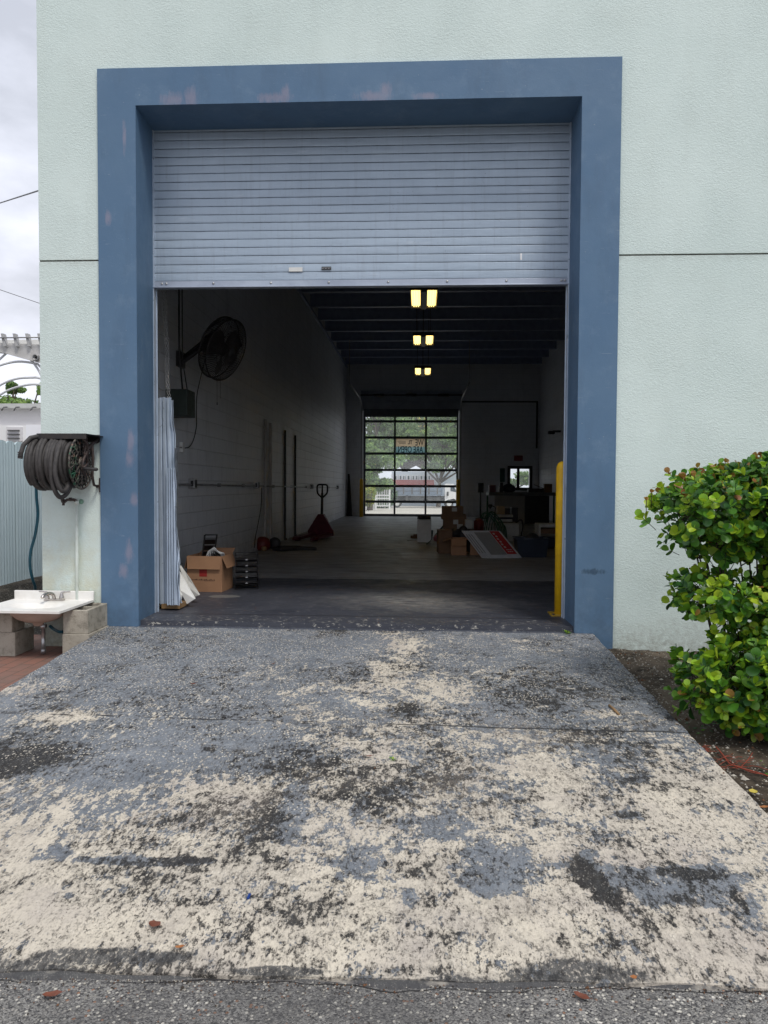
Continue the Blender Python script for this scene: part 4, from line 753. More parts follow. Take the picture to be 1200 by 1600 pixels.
# behind the white building, upper left
def lobes(cx, cz, w_, h_, n, ry=2.2, r=1.6): return [(cx+random.uniform(-w_, w_), random.uniform(-1, 1)*ry, cz+random.uniform(-h_, h_), r*random.uniform(.8, 1.3), r, r*random.uniform(.6, .9)) for _ in range(n)]
p = at(25, 620, Y=34)
tree('shade_tree', (p.x-1, 34, -.7), .28, 2.6, [(-4.5, 0, 7.0, 2, 2, 1.3), (-1.0, 0, 6.9, 1.0, 1, .9), (-.3, .5, 6.0, 1.6, 2, .9), (.9, 0, 5.9, 1.5, 2, .8), (2.3, 0, 5.6, 1.5, 2, .7), (-3, -1, 6.2, 2, 2, 1.1), (3.1, 0, 6.9, .8, 1, .7), (4.5, 0, 7.0, 1.3, 1.5, 1.2), (.9, 0, 7.2, .5, .5, .35)], .13, 1500, 'light green tree rising behind the low white building', mats=('tree1', 'tree2'))
# trees beyond the far door (seen through the panes)
TY = 62
def fx(px, Y): return at(px, 760, Y=Y).x
tree('shade_tree', (fx(578, 40), 40, -.4), .16, 1.5, [(-.3, 0, 2.3, 1.0, .9, .9), (.6, 0, 2.9, 1.1, 1, .9), (-.6, 0, 3.6, 1.1, 1, .9), (.3, .3, 1.7, .9, .8, .7), (-1.4, 0, 2.6, .8, .8, 1.0), (1.0, 0, 1.7, .6, .6, .5)], .12, 1500, 'bright green bushy tree left of the white gate beyond the far door', mats=('tree1', 'tree2'), mi_p=.75)
tree('shade_tree', (fx(685, 56.5), 56.5, -.6), .17, 2.2, [(-1.6, 0, 4.6, 1.6, 1.5, 1.1), (1.5, 0, 4.4, 1.6, 1.5, 1.0), (.2, 0, 6.0, 1.8, 1.5, 1.2), (3.4, 0, 4.0, 1.7, 1.5, 1.1), (2.6, 0, 6.3, 1.9, 1.5, 1.2), (-2.4, 0, 6.6, 1.7, 1.5, 1.1), (.5, 0, 7.9, 2.2, 2, 1.2), (-.3, 0, 3.6, 1.0, 1, .7)], .15, 1400, 'spreading tree with forking dark trunk behind the truck cab', mats=('tree1', 'tree2'), mi_p=.5, lean=.1)
for (px, Y, h0, sc_, lab) in ((585, 66, 0, 1.25, 'tall green tree filling the upper left panes of the far door'), (632, 72, 0, 1.35, 'tall green tree filling the upper middle panes of the far door'), (668, 80, 0, 1.3, 'tall hazy tree behind the forking tree at the right panes'), (715, 70, 0, 1.2, 'tall green tree at the right edge of the far door view')):
    tree('shade_tree', (fx(px, Y), Y, -.6), .4, 4, [(random.uniform(-4.2, 4.2)*sc_, random.uniform(-1, 1), z*sc_, 2.6*sc_, 2, 1.7*sc_) for z in (4.2, 5.2, 6.2, 7.2, 8.2, 9.3, 6.6, 5.6, 8.8)], .24, 900, lab, grp='tall trees beyond the far door')
# hedge left of the gate
t = thing('hedge_shrub', (fx(573, 36), 36, -.3), 'yellow green shrub at the left edge of the far door view', 'shrub'); g = MB()
for k in range(8): leaf_quads(g, (fx(573, 36)+random.uniform(-.8, .35), 36+random.uniform(-.4, 1.4), random.uniform(-.1, .95)), 380, .07, (.42, .4, .4), lambda k: 0 if random.random() < .7 else 1)
g.build('foliage', ['tree3', 'tree1'], t, fix=False); g = MB()
for k in range(6): g.tube([(fx(573, 36)+.1*k-.4, 36, -.35), (fx(573, 36)+.2*k-.7, 36.1, .8)], .02, 5)
g.build('stems', 'stemdark', t)

# cocoplum bush ---------------------------------------------------------
random.seed(21)
t = thing('cocoplum_bush', (1.95, -1.65, -.2), 'leafy round leaved green shrub with reddish new tips right of the ramp', 'shrub')
base = Vector((1.98, -1.62, -.21))
LOB = [((2.25, -1.45, .98), (.76, .60, .27), .85), ((1.76, -1.62, .98), (.36, .38, .25), .42), ((2.8, -1.4, 1.1), (.6, .6, .4), .4), ((2.28, -1.55, 1.20), (.24, .30, .12), .16), ((2.05, -1.60, 1.16), (.22, .3, .10), .12),
       ((1.74, -1.72, .50), (.30, .32, .11), .20), ((2.33, -1.72, .50), (.40, .45, .20), .38), ((2.12, -1.95, .17), (.50, .38, .22), .52), ((1.78, -1.92, .06), (.34, .30, .19), .30), ((1.70, -1.95, -.07), (.15, .18, .09), .06), ((2.7, -1.9, .2), (.5, .5, .35), .35), ((2.45, -1.6, .74), (.42, .42, .20), .45), ((2.02, -1.85, .33), (.26, .28, .14), .22), ((1.98, -2.1, -.05), (.28, .22, .11), .15)]
LV = [MB()]
lf = LV[0]
prof_ = [(-.02, .0), (.08, .17), (.28, .37), (.58, .47), (.85, .38), (1.0, .12)]
def leaf(p, d, nrm, s_, mi):
    d = d.normalized(); side = d.cross(nrm).normalized(); nr = side.cross(d).normalized(); fold = random.uniform(.10, .40); curl = random.uniform(-.05, .25)
    vs = []
    for (a, w_) in prof_:
        c = p+d*(a*s_)-nr*(curl*s_*a*a)
        vs += [c+side*(w_*s_)+nr*(fold*w_*s_), c, c-side*(w_*s_)+nr*(fold*w_*s_)]
    lf.add(vs, [f for i in range(len(prof_)-1) for f in ((3*i, 3*i+1, 3*i+4, 3*i+3), (3*i+1, 3*i+2, 3*i+5, 3*i+4))], mi, True)
tw = MB(); shoots = 0
for (c, r_, wgt) in LOB:
    c = Vector(c)
    for k in range(int(680*wgt)):
        while True:
            d = Vector((random.gauss(0, 1), random.gauss(0, 1), random.gauss(0, 1))).normalized()
            if random.random() < .55+.45*max(d.z, -d.y, 0): break
        rad = random.uniform(.72, 1.04) if random.random() < .72 else random.uniform(.3, .8)
        wob = 1+.14*nz(d.x*2.3+c.x*5, d.y*2.3, d.z*2.3)*2; p = c+Vector((d.x*r_[0], d.y*r_[1], d.z*r_[2]))*rad*wob
        if p.z < -.17: continue
        if p.x < 1.45 and random.random() < .7: continue
        g_ = Vector((d.x*r_[0], d.y*r_[1], d.z*r_[2])).normalized(); ax = (g_*.8+Vector((random.gauss(0, .35), random.gauss(0, .35), .55+random.gauss(0, .3)))).normalized()
        out_ = rad > .85; sz = random.uniform(.042, .066) if out_ else random.uniform(.034, .052); nl = random.randint(5, 8) if out_ else random.randint(4, 6); ln = random.uniform(.05, .085)
        tw.tube([p-ax*.06, p+ax*ln], [.0022, .0012], 4, cap=False); shoots += 1
        topm = d.z > .35 and out_ and c.z > .8
        th = random.random()*6.28; u = ax.orthogonal().normalized(); v = ax.cross(u); tone = random.random()
        for q in range(nl):
            th += 2.4; rd = u*cos(th)+v*sin(th); fr = q/(nl-1); pp = p+ax*(ln*fr); dd = (rd*(1-.55*fr)+ax*(.25+.8*fr)).normalized(); nn = (ax*1.0-rd*.25+Vector((0, 0, .5))).normalized()
            tip = fr > .6 and out_
            if tip and topm and tone > .66: mi = 3
            elif tip and tone > .30: mi = 2 if random.random() < .90 else 3
            elif tone > .50: mi = 2 if random.random() < .45 else 0
            else: mi = 0 if random.random() < .62 else 1
            leaf(pp, dd, nn, sz*(1.12-.35*fr), mi)
for (x, z) in ((1188, 712), (1133, 722), (1150, 730), (1010, 782), (1018, 770)):       # small dark red buds sticking out on top
    p = at(x, z, Y=-1.6); tw.tube([p-Vector((0, 0, .09)), p], .0022, 4)
    for q in range(4): leaf(p+Vector((0, 0, .0)), Vector((random.gauss(0, .5), random.gauss(0, .5), 1)), Vector((random.gauss(0, 1), -1, .2)), .024, 3)
lf.build('leaves', ['leafg', 'leafd', 'leafy', 'leafr'], t, fix=False)
# stems: fan of branches from the base into each lobe
for (c, r_, wgt) in LOB[:10]:
    for k in range(max(2, int(13*wgt))):
        e = Vector((c[0]+random.uniform(-.8, .8)*r_[0], c[1]+random.uniform(-.7, .7)*r_[1], c[2]+random.uniform(-.5, .5)*r_[2])); b0 = base+Vector((random.uniform(-.07, .07), random.uniform(-.07, .07), 0))
        m1 = b0.lerp(e, .35)+Vector((random.uniform(-.05, .05), random.uniform(-.05, .05), .04)); m2 = b0.lerp(e, .7)+Vector((random.uniform(-.06, .06), random.uniform(-.06, .06), .02)); P = crv([b0, m1, m2, e], 4); r0_ = random.uniform(.007, .015)
        tw.tube(P, [r0_*(1-.8*i/(len(P)-1)) for i in range(len(P))], 6, cap=False)
        for q in range(3):
            s0 = P[random.randint(4, len(P)-2)]; dd = Vector((random.gauss(0, 1), random.gauss(0, 1), random.gauss(.5, .6))).normalized()*random.uniform(.10, .24); tw.tube([s0, s0+dd*.6+Vector((0, 0, .01)), s0+dd], [.0045, .003, .0015], 4, cap=False)
tw.build('stems', 'stemdark', t, fix=False)
# ================================================================== INTERIOR THINGS
# wall fan
fc = at(343, 543, Y=2.45); t = thing('wall_fan', (WL, 2.5, 2.6), 'large dark caged fan on a bracket high on the left wall', 'fan')
nf_ = Vector((.88, -.28, -.38)).normalized(); fu = nf_.cross(Vector((0, 0, 1))).normalized(); fv = fu.cross(nf_).normalized(); Rf = .362
def fp(r, a, h): return fc+fu*(r*cos(a))+fv*(r*sin(a))+nf_*h
g = MB()
for rr, hh in ((Rf, 0), (Rf, .10), (Rf*.66, .155), (Rf*.33, .185), (Rf*.86, -.05), (Rf*.5, -.09)): g.tube([fp(rr, 2*pi*i/40, hh) for i in range(40)], .009 if rr == Rf else .0035, 6, closed=True)
for i in range(76):
    a = 2*pi*i/76; g.tube([fp(.07, a, .19), fp(Rf*.66, a+.05, .155), fp(Rf*.97, a+.08, .11), fp(Rf, a+.08, .05), fp(Rf, a+.08, 0), fp(Rf*.7, a, -.07), fp(.09, a, -.11)], .0036, 4, cap=False)
g.build('cage', 'blackmetal', t)
g = MB()
for k in range(3):
    a0 = k*2*pi/3+.4; vs = []
    for i in range(7):
        r = .05+(.31-.05)*i/6; wd = .28+.25*sin(i/6*pi); vs += [fp(r, a0-wd, .02), fp(r, a0, .05), fp(r, a0+wd, .09)]
    g.add(vs, [f for i in range(6) for f in ((3*i, 3*i+1, 3*i+4, 3*i+3), (3*i+1, 3*i+2, 3*i+5, 3*i+4))], 0, True)
g.build('blades', 'blackmetal', t); g = MB(); g.lathe([(.05, .10), (.075, .07), (.08, -.02), (.10, -.06), (.10, -.18), (.06, -.22), (0, -.22)], fc, nf_, 20); g.lathe([(.07, .185), (.07, .195), (0, .2)], fc, nf_, 20); g.build('motor', 'black', t)
mt = at(279, 562, X=WL); g = MB(); g.box(WL, WL+.05, mt.y-.10, mt.y+.10, mt.z-.09, mt.z+.09); b_ = fc-nf_*.2
g.tube([mt+Vector((.04, .04, .03)), b_+Vector((0, 0, .03))], .022, 8); g.tube([mt+Vector((.04, -.04, -.05)), b_+Vector((0, 0, -.03))], .028, 8); g.tube([b_, fc-nf_*.1], .045, 8); g.build('wall_bracket', 'black', t, bevel=.004)
g = MB(); P = [at(x, y, X=WL+.03) for x, y in ((310, 582), (309, 610), (307, 640), (307, 665), (303, 685), (297, 697), (290, 700), (281, 699))]; P[0] = fc-nf_*.15; g.tube(crv(P), .006, 6); g.build('power_cord', 'black', t)
g = MB(); q = fc-nf_*.1+Vector((.05, 0, -.12)); g.tube([q, q+Vector((0, 0, -.55))], .002, 4); g.tube([q+Vector((.03, .03, 0)), q+Vector((.03, .03, -.50))], .002, 4); g.lathe([(.006, 0), (.006, .03)], q+Vector((0, 0, -.58)), n=6); g.build('pull_cord', 'black', t)
# shutter chain + hoist box
t = thing('chain_hoist', (-2.25, .75, 2), 'hand chain loop and dark green gearbox by the left jamb', 'chain hoist'); g = MB()
for (px0, px1) in ((253, 262), (258, 265)):
    a = at(px0, 440, Y=.75); b = at(px1, 628, Y=.75); n = 46
    for i in range(n):
        c = a.lerp(b, (i+.5)/n)+Vector((.004*sin(i*.3), 0, 0)); d = (b-a).normalized()*(a-b).length/n*.62; w_ = Vector((.008, 0, 0)) if i % 2 else Vector((0, .008, 0))
        g.tube([c-d, c-d*.5+w_, c+d*.5+w_, c+d, c+d*.5-w_, c-d*.5-w_], .0022, 4, closed=True)
g.build('chain', 'steel', t)
q = at(274, 632, X=-2.80); g = MB(); g.box(WL, -2.62, q.y-.13, q.y+.16, q.z-.14, q.z+.16); g.build('gearbox', 'boxgreen', t, bevel=.01)
g = MB(); g.tube([(-2.70, q.y-.05, q.z+.15), (-2.72, q.y-.10, q.z+.6), (-2.72, q.y-.10, 3.4)], .01, 6); g.tube([(-2.66, q.y, q.z+.15), (-2.70, q.y-.05, q.z+.5), (-2.70, q.y-.05, 3.4)], .007, 6); g.build('cable', 'black', t)
# conduit with outlets
t = thing('conduit_line', (WL, 2.5, 1.1), 'metal conduit running along the left block wall at outlet height', 'conduit'); cz0, cz1 = at(282, 757, X=WL+.04).z, at(525, 762, X=WL+.04).z
def cline(y): return cz0+(cz1-cz0)*(y-2.8)/(19.3-2.8)
g = MB(); g.tube([(WL+.03, .9, cline(.9)), (WL+.03, 18.8, cline(18.8))], .013, 8)
for y in (1.6, 4.2, 5.6, 8, 10, 12, 14.5, 16.5): g.box(WL, WL+.05, y-.015, y+.015, cline(y)-.025, cline(y)+.025)
g.build('pipe', 'conduit', t)
for y in (2.95, 6.5, 12.9, 18.8):
    g = MB(); g.box(WL, WL+.075, y-.06, y+.06, cline(y)-.05, cline(y)+.075); ob = g.build('outlet_box', 'steel', t, bevel=.005); g = MB(); g.box(WL+.0755, WL+.079, y-.045, y+.045, cline(y)-.035, cline(y)+.06); g.box(WL+.03, WL+.065, y-.064, y-.0605, cline(y)-.02, cline(y)+.05); g.build('outlet_face', 'black', ob)
q = at(282, 699, X=WL); g = MB(); g.box(WL, WL+.04, q.y-.04, q.y+.04, q.z-.06, q.z+.06); tag(g.build('wall_socket', 'white', bevel=.003), 'white socket on the left wall where the fan cord ends', 'socket')
# vertical strips on the left wall
M['strip_brown'] = pm('strip_brown', (.42, .39, .37), (.34, .31, .29), 6, .6)
for (x, y, top, wd, m_, lab) in ((413, 7.29, 2.35, .045, 'strip_brown', 'brown vertical strip on the left wall nearest the doorway'), (423, 7.75, 2.32, .05, 'strip_brown', 'second brown vertical strip on the left wall'), (444.5, 9.25, 2.30, .035, 'black', 'first black vertical post on the left block wall'), (460, 10.5, 2.28, .035, 'black', 'second black vertical post on the left block wall')):
    g = MB(); g.box(WL, WL+.04, y-wd/2, y+wd/2, 0, top); g.box(WL, WL+.06, y-wd*.8, y+wd*.8, 0, .04); tag(g.build('wall_strip', m_), lab, 'post', 'vertical strips on the left wall')
# corrugated metal sheets leaning inside left jamb
t = thing('metal_sheets', (-2.3, .6, 0), 'tall corrugated galvanised metal sheets leaning inside the left jamb', 'metal sheets')
random.seed(3)
for k, (xa, xb, ya, zt3, tl, dx) in enumerate(((242, 271, .57, 1.95, 0, 0), (246, 275, .62, 1.93, .02, .0), (263, 278, .55, 1.3, -.03, .0))):
    g = MB(); nseg = 46; nv = 30; vs = []
    for j in range(nv+1):
        v = j/nv; zz_ = .055+(zt3-.055)*v; Y0 = ya+.10*v-(.0 if k < 2 else .03)
        for i in range(nseg+1):
            u = i/nseg; pxb = xa+(xb-xa)*(u*(1.1-.1*v))+3*(1-v)*(1 if u > .7 else 0); pxt = xa+(xb-xa)*u
            X_ = at(pxb+(pxt-pxb)*v+dx+(3.5*(1-v) if k < 2 else 0)*u, 800, Y=Y0).x
            ph = (u*4.2+.1*k) % 1; rib = .026*(min(1, ph/.08) if ph < .5 else max(0, 1-(ph-.72)/.10) if ph > .72 else 1)
            crump = .012*nz(zz_*3+k*3, u*2)*(u**3)*2+.02*nz(zz_*9, k)*(max(0, u-.86)*6)
            vs.append((X_+crump, Y0-rib-.01*k+crump*.8, zz_+.01*nz(u*6, k)*(1 if j in (0, nv) else 0)))
    g.add(vs, [(j*(nseg+1)+i, j*(nseg+1)+i+1, (j+1)*(nseg+1)+i+1, (j+1)*(nseg+1)+i) for j in range(nv) for i in range(nseg)], 0)
    g.build('corrugated_sheet', 'galv', t, fix=False)
q = (-2.2, .70, .0); g = MB(); e = [at(x, y, Y=yy) for x, y, yy in ((277, 700, .62), (279, 760, .62), (276, 815, .6), (279, 860, .6), (276, 905, .6), (280, 945, .58))]
for i in range(5): a, b = e[i], e[i+1]; g.add([a, a+Vector((-.03, .02, 0)), b+Vector((-.035, .02, 0)), b], [(0, 1, 2, 3)], 0)
g.build('bent_edge', 'steel', t)
g = MB(); g.box(-2.37, -2.20, .54, .80, .012, .055); tag(g.build('wood_block', 'wood'), 'small wood block under the leaning metal sheets', 'wood block')
# white scrap trim pieces
random.seed(9)
for k, (pts, lab) in enumerate((([(279, 893), (290, 912), (304, 936), (292, 944), (281, 922)], 'bent white trim piece with a torn lower end beside the sheets'), ([(281, 884), (296, 905), (311, 930), (303, 933), (288, 913)], 'longest grey white trim piece leaning behind the others'), ([(277, 920), (284, 930), (281, 941), (276, 938)], 'shortest white trim scrap at the foot of the sheets'))):
    Yk = (.80, 1.0, .72)[k]; V = [at(x, y, Y=Yk+.05*random.random()-(y-900)*.003) for x, y in pts]; V = [Vector((v.x, v.y, max(v.z, .006))) for v in V]; nn = len(V); g = MB()
    g.add(V+[v+Vector((.004, .02, .003)) for v in V], [tuple(range(nn)), tuple(range(2*nn-1, nn-1, -1))]+[(i, nn+i, nn+(i+1) % nn, (i+1) % nn) for i in range(nn)]); g.tube([V[0], V[-1]], .006, 5)
    tag(g.build('trim_scrap', 'white' if k != 1 else 'offwhite'), lab, 'scrap', 'trim scraps by the sheets')
# cardboard box -------------------------------------------------------
def carton(c, w_, d_, h_, rot, mat, label, flaps=True, th=.005, name='cardboard_box', grp=None, flapang=(2.4, 2.1, 2.6, 1.9), closed=False):
    t = thing(name, c, label, 'box', grp); R = Matrix.Rotation(rot, 3, 'Z'); C0 = Vector(c); T = lambda x, y, z: R @ Vector((x, y, z))+C0
    g = MB(); W, Dd = w_/2, d_/2
    def bx(x0, x1, y0, y1, z0, z1, mb):
        i = len(mb.v); mb.box(x0, x1, y0, y1, z0, z1); mb.v[i:] = [tuple(T(*v)) for v in mb.v[i:]]
    if closed: bx(-W, W, -Dd, Dd, 0, h_, g)
    else:
        bx(-W, W, -Dd, -Dd+th, 0, h_, g); bx(-W, W, Dd-th, Dd, 0, h_, g); bx(-W, -W+th, -Dd+th, Dd-th, 0, h_, g); bx(W-th, W, -Dd+th, Dd-th, 0, h_, g); bx(-W+th, W-th, -Dd+th, Dd-th, .002, th, g)
    g.build('body', mat, t, bevel=.0015)
    if closed:
        g = MB(); bx(-W-.0005, W+.0005, -.025, .025, h_, h_+.0008, g); g.build('tape', 'tan', t); return t, T
    if flaps:
        L_ = d_*.38
        for k, (ax, ay, bx_, by_, nx_, ny_) in enumerate(((-W, -Dd, W, -Dd, 0, -1), (W, -Dd, W, Dd, 1, 0), (W, Dd, -W, Dd, 0, 1), (-W, Dd, -W, -Dd, -1, 0))):
            a = flapang[k]; dz = cos(a)*L_; do = sin(a)*L_; i_ = .012
            P0 = T(ax, ay, h_); P1 = T(bx_, by_, h_); tx, ty = (bx_-ax), (by_-ay); l_ = sqrt(tx*tx+ty*ty); tx /= l_; ty /= l_
            P2 = T(bx_+nx_*do-tx*i_, by_+ny_*do-ty*i_, h_+dz); P3 = T(ax+nx_*do+tx*i_, ay+ny_*do+ty*i_, h_+dz); g = MB(); g.slab(P0, P1, P2, P3, .004); g.build('flap', mat, t)
    return t, T
fb = at(320, 925, Z=0); c0 = (fb.x+.005, fb.y+.19, 0)
t, T = carton(c0, .385, .37, .385, -.06, 'cardboard', 'open brown cardboard box with red square mark inside the doorway', flapang=(2.95, 2.72, 1.2, 2.9))
Rz = Matrix.Rotation(-.06, 4, 'Z'); M['redink'] = flat('red_print', (.35, .03, .025)); M['brownink'] = flat('brown_print', (.08, .04, .03))
g = MB()
def onfront(x0, x1, z0, z1, mb, off=.0012): mb.add([T(x0, -.185-off, z0), T(x1, -.185-off, z0), T(x1, -.185-off, z1), T(x0, -.185-off, z1)], [(0, 1, 2, 3)])
onfront(-.055, .030, .165, .245, g); g.build('red_logo', 'redink', t, fix=False)
g = MB()
for k in range(14): xx_ = -.125+k*.0175; onfront(xx_, xx_+.013, .125, .125+.006+.004*(k % 3), g)
for k in range(7): onfront(-.002+k*.017, .011+k*.017, .117, .120, g)
onfront(-.14, -.129, .122, .134, g); g.build('printed_line', 'brownink', t, fix=False)
# white cables in box
ct = Vector(c0); g = MB()
for k in range(5):
    a = .1*k; g.tube(crv([ct+Vector((-.02+.02*k, -.1+.03*k, .30)), ct+Vector((.0+.015*k, -.08, .42+.012*k)), ct+Vector((.06+.015*k, -.06, .445-.01*k)), ct+Vector((.12+.01*k, -.03, .40)), ct+Vector((.13, .02*k, .30))]), .0065, 6)
tag(g.build('white_cable', 'white'), 'white cable looped out of the open cardboard box', 'cable')
g = MB()
for k in range(6): g.tube(crv([ct+Vector((random.uniform(-.05, .15), random.uniform(-.1, .1), .33)), ct+Vector((random.uniform(0, .16), random.uniform(-.1, .1), .40)), ct+Vector((random.uniform(0, .17), random.uniform(-.1, .12), .36))]), .008, 6)
tag(g.build('black_cable', 'black'), 'tangled black cables inside the open cardboard box', 'cable')
# mesh file sorter in box
def meshrack(org, ux, uy, uz, w_, d_, h_, n, label, cat='file sorter', name='file_sorter', grid=True):
    t = thing(name, org, label, cat); O = Vector(org); Q = lambda x, y, z: O+ux*x+uy*y+uz*z; g = MB()
    for x in (0, w_):
        g.tube([Q(x, 0, 0), Q(x, d_, 0), Q(x, d_, h_), Q(x, 0, h_)], .0045, 6, closed=True)
    for y, z in ((0, 0), (d_, 0), (d_, h_), (0, h_)): g.tube([Q(0, y, z), Q(w_, y, z)], .004, 6)
    g.build('frame', 'black', t)
    for i in range(n):
        z0 = h_*(.04+.86*i/n); g = MB(); g.slab(Q(.003, d_*.02, z0+h_*.14), Q(w_-.003, d_*.02, z0+h_*.14), Q(w_-.003, d_*.98, z0), Q(.003, d_*.98, z0), .002); g.tube([Q(0, d_*.02, z0+h_*.17), Q(w_, d_*.02, z0+h_*.17)], .004, 5); g.build('tray', 'blackmetal', t)
        if grid: g = MB(); g.box(-.012, .012, -.001, .001, 0, .010); c = Q(w_*.5, -.004, z0+h_*.12); g.v = [tuple(c+ux*v[0]+uy*v[1]+uz*v[2]) for v in g.v]; g.build('label_holder', 'steel', t)
    if grid:
        g = MB()
        for x in (0.0, w_):
            for k in range(int((d_+h_)/.03)):
                a = k*.03; y0, z0 = (a, 0) if a < d_ else (d_, a-d_); y1, z1 = (0, a) if a < h_ else (a-h_, h_)
                g.tube([Q(x, y0, z0), Q(x, y1, z1)], .0011, 4, cap=False)
        g.build('mesh_side', 'black', t)
    return t
a_ = radians(30); 
meshrack(Vector(c0)+Vector((-.12, .0, .14)), Vector((cos(.2), sin(.2), 0)), Vector((-sin(.2), cos(.2), .0)), Vector((.12, 0, 1)).normalized(), .13, .12, .46, 6, 'black wire letter rack standing up in the open cardboard box', grid=False)
o_ = at(367, 921, Z=0); ang = radians(-12); ux = Vector((cos(ang), -sin(ang)*0+.25, 0)).normalized(); uy = Vector((-ux.y, ux.x, 0))
meshrack(Vector((o_.x+.01, o_.y-.02, .005)), ux, uy, Vector((0, 0, 1)), .245, .30, .375, 5, 'black mesh desk organiser standing on the floor right of the cardboard box')
# red shop vacuum with hose
v_ = at(408, 861, Z=0); t = thing('shop_vacuum', v_, 'small red and black canister with a black hose on the floor by the left wall', 'vacuum')
g = MB(); g.lathe([(.10, 0), (.14, .04), (.15, .12), (.12, .2), (.05, .235), (0, .24)], (v_.x-.02, v_.y+.2, .0), n=18); g.build('body', 'red', t)
g = MB(); g.lathe([(.09, 0), (.11, .03), (.11, .08), (.06, .10), (0, .10)], (v_.x+.16, v_.y+.45, .10), (0, -1, .1), 16); g.build('motor_head', 'black', t)
g = MB(); g.lathe([(.05, 0), (.04, .02), (0, .02)], (v_.x+.05, v_.y-.0, .04), (0, -1, 0), 12); g.build('cap', 'wood', t)
g = MB(); g.tube(crv([(v_.x+.2, v_.y+.1, .03), (v_.x+.35, v_.y-.02, .03), (v_.x+.55, v_.y+.2, .025), (v_.x+.9, v_.y+.35, .02), (v_.x+.45, v_.y+.45, .03), (v_.x+.3, v_.y+.2, .05), (v_.x+.6, v_.y+.5, .03)]), .032, 8); g.build('hose', 'black', t)
g = MB(); P = [at(x, y, X=WL+.05) for x, y in ((409, 762), (408, 790), (404, 815), (399, 840), (398, 852))]; g.tube(crv(P+[(v_.x-.15, v_.y+.1, .02)]), .008, 6); g.build('power_cord', 'black', t)
# pallet jack
jb = Vector((at(500, 838, Z=0).x, 10.0, 0)); jb.x = -(658-500)*16.06/1150; t = thing('pallet_jack', jb, 'dark red hand pallet jack with upright black handle by the left wall', 'pallet jack')
R = Matrix.Rotation(radians(-10), 3, 'Z'); J = lambda x, y, z: R @ Vector((x, y, z))+jb
def jbox(mb, x0, x1, y0, y1, z0, z1):
    i = len(mb.v); mb.box(x0, x1, y0, y1, z0, z1); mb.v[i:] = [tuple(J(*v)) for v in mb.v[i:]]
g = MB(); pr_ = [(-.29, .05), (.29, .05), (.29, .16), (.06, .52), (-.06, .52), (-.29, .16)]
g.add([J(x, 0, z) for x, z in pr_]+[J(x, .05, z) for x, z in pr_]+[J(x*.6, .20, z) for x, z in pr_], [tuple(range(6)), (17, 16, 15, 14, 13, 12)]+[(i, (i+1) % 6, 6+(i+1) % 6, 6+i) for i in range(6)]+[(6+i, 6+(i+1) % 6, 12+(i+1) % 6, 12+i) for i in range(6)])
g.build('chassis', 'darkred', t)
for sx in (-1, 1):
    g = MB(); xa = sx*.19; i = len(g.v); g.add([J(xa-.085, 0, .05), J(xa+.085, 0, .05), J(xa+.085, 0, .11), J(xa-.085, 0, .11), J(xa-.085, -1.0, .03), J(xa+.085, -1.0, .03), J(xa+.085, -1.0, .085), J(xa-.085, -1.0, .085), J(xa-.04, -1.16, .03), J(xa+.04, -1.16, .03), J(xa+.04, -1.16, .06), J(xa-.04, -1.16, .06)],
        [(0, 1, 5, 4), (1, 2, 6, 5), (2, 3, 7, 6), (3, 0, 4, 7), (4, 5, 9, 8), (5, 6, 10, 9), (6, 7, 11, 10), (7, 4, 8, 11), (8, 9, 10, 11)]); f_ = g.build('fork', 'darkred', t)
    g = MB(); g.lathe([(.038, -.05), (.038, .05)], J(xa, -.95, .038), R @ Vector((1, 0, 0)), 14); g.build('roller', 'black', f_)
g = MB(); g.lathe([(.09, -.12), (.09, .12)], J(0, .16, .09), R @ Vector((1, 0, 0)), 16); g.build('steer_wheel', 'black', t)
g = MB(); g.tube([J(0, .12, .25), J(.0, .10, .55), J(0, .12, .98)], [.06, .03, .027], 10); g.tube(crv([J(0, .12, .88), J(.10, .125, .97), J(.12, .13, 1.08), J(.10, .13, 1.16), J(0, .13, 1.17), J(-.10, .13, 1.16), J(-.12, .13, 1.08), J(-.10, .125, .97), J(0, .12, .88)], 4), .02, 8); g.tube([J(0, .12, .95), J(0, .13, 1.16)], .018, 8); g.build('handle', 'black', t)
# ceiling lights
def hibay(a, b, label):
    A = at(*a, Z=4.30); Bb = at(*b, Z=4.30); cx = .02; y0, y1 = A.y, Bb.y; W = .215; t = thing('ceiling_light', (cx, (y0+y1)/2, 4.3), label, 'ceiling light', 'twin bank ceiling lights over the workshop'); g = MB()
    g.box(cx-.045, cx+.045, y0, y1, 4.32, 4.405); g.box(cx-W, cx+W, y0, y1, 4.405, 4.415)
    for y in (y0-.01, y1): g.box(cx-W-.01, cx+W+.01, y, y+.01, 4.345, 4.415)
    for sx in (-1, 1): g.slab((cx+sx*(W+.004), y0, 4.31), (cx+sx*(W+.004), y1, 4.31), (cx+sx*W, y1, 4.405), (cx+sx*W, y0, 4.405), .004)
    g.build('housing', 'blackmetal', t)
    for sx in (-1, 1):
        g = MB(); xc = cx+sx*.135; g.box(xc-.075, xc+.075, y0+.012, y1-.002, 4.385, 4.39); g.build('lit_panel', 'lamp', t)
        for dx in (-.04, 0.0, .04): g = MB(); g.tube([(xc+dx, y0+.03, 4.365), (xc+dx, y1-.03, 4.365)], .011, 8); g.build('tube', 'lamp', t)
    g = MB()
    for y in (y0+.1, y1-.1):
        for sx in (-1, 1): g.tube([(cx+sx*.15, y, 4.46), (cx+sx*.15, y, 6.1)], .003, 4)
    g.tube([(cx, y0+.2, 4.46), (cx, y0+.2, 6.1)], .008, 5); g.build('hanger', 'black', t)
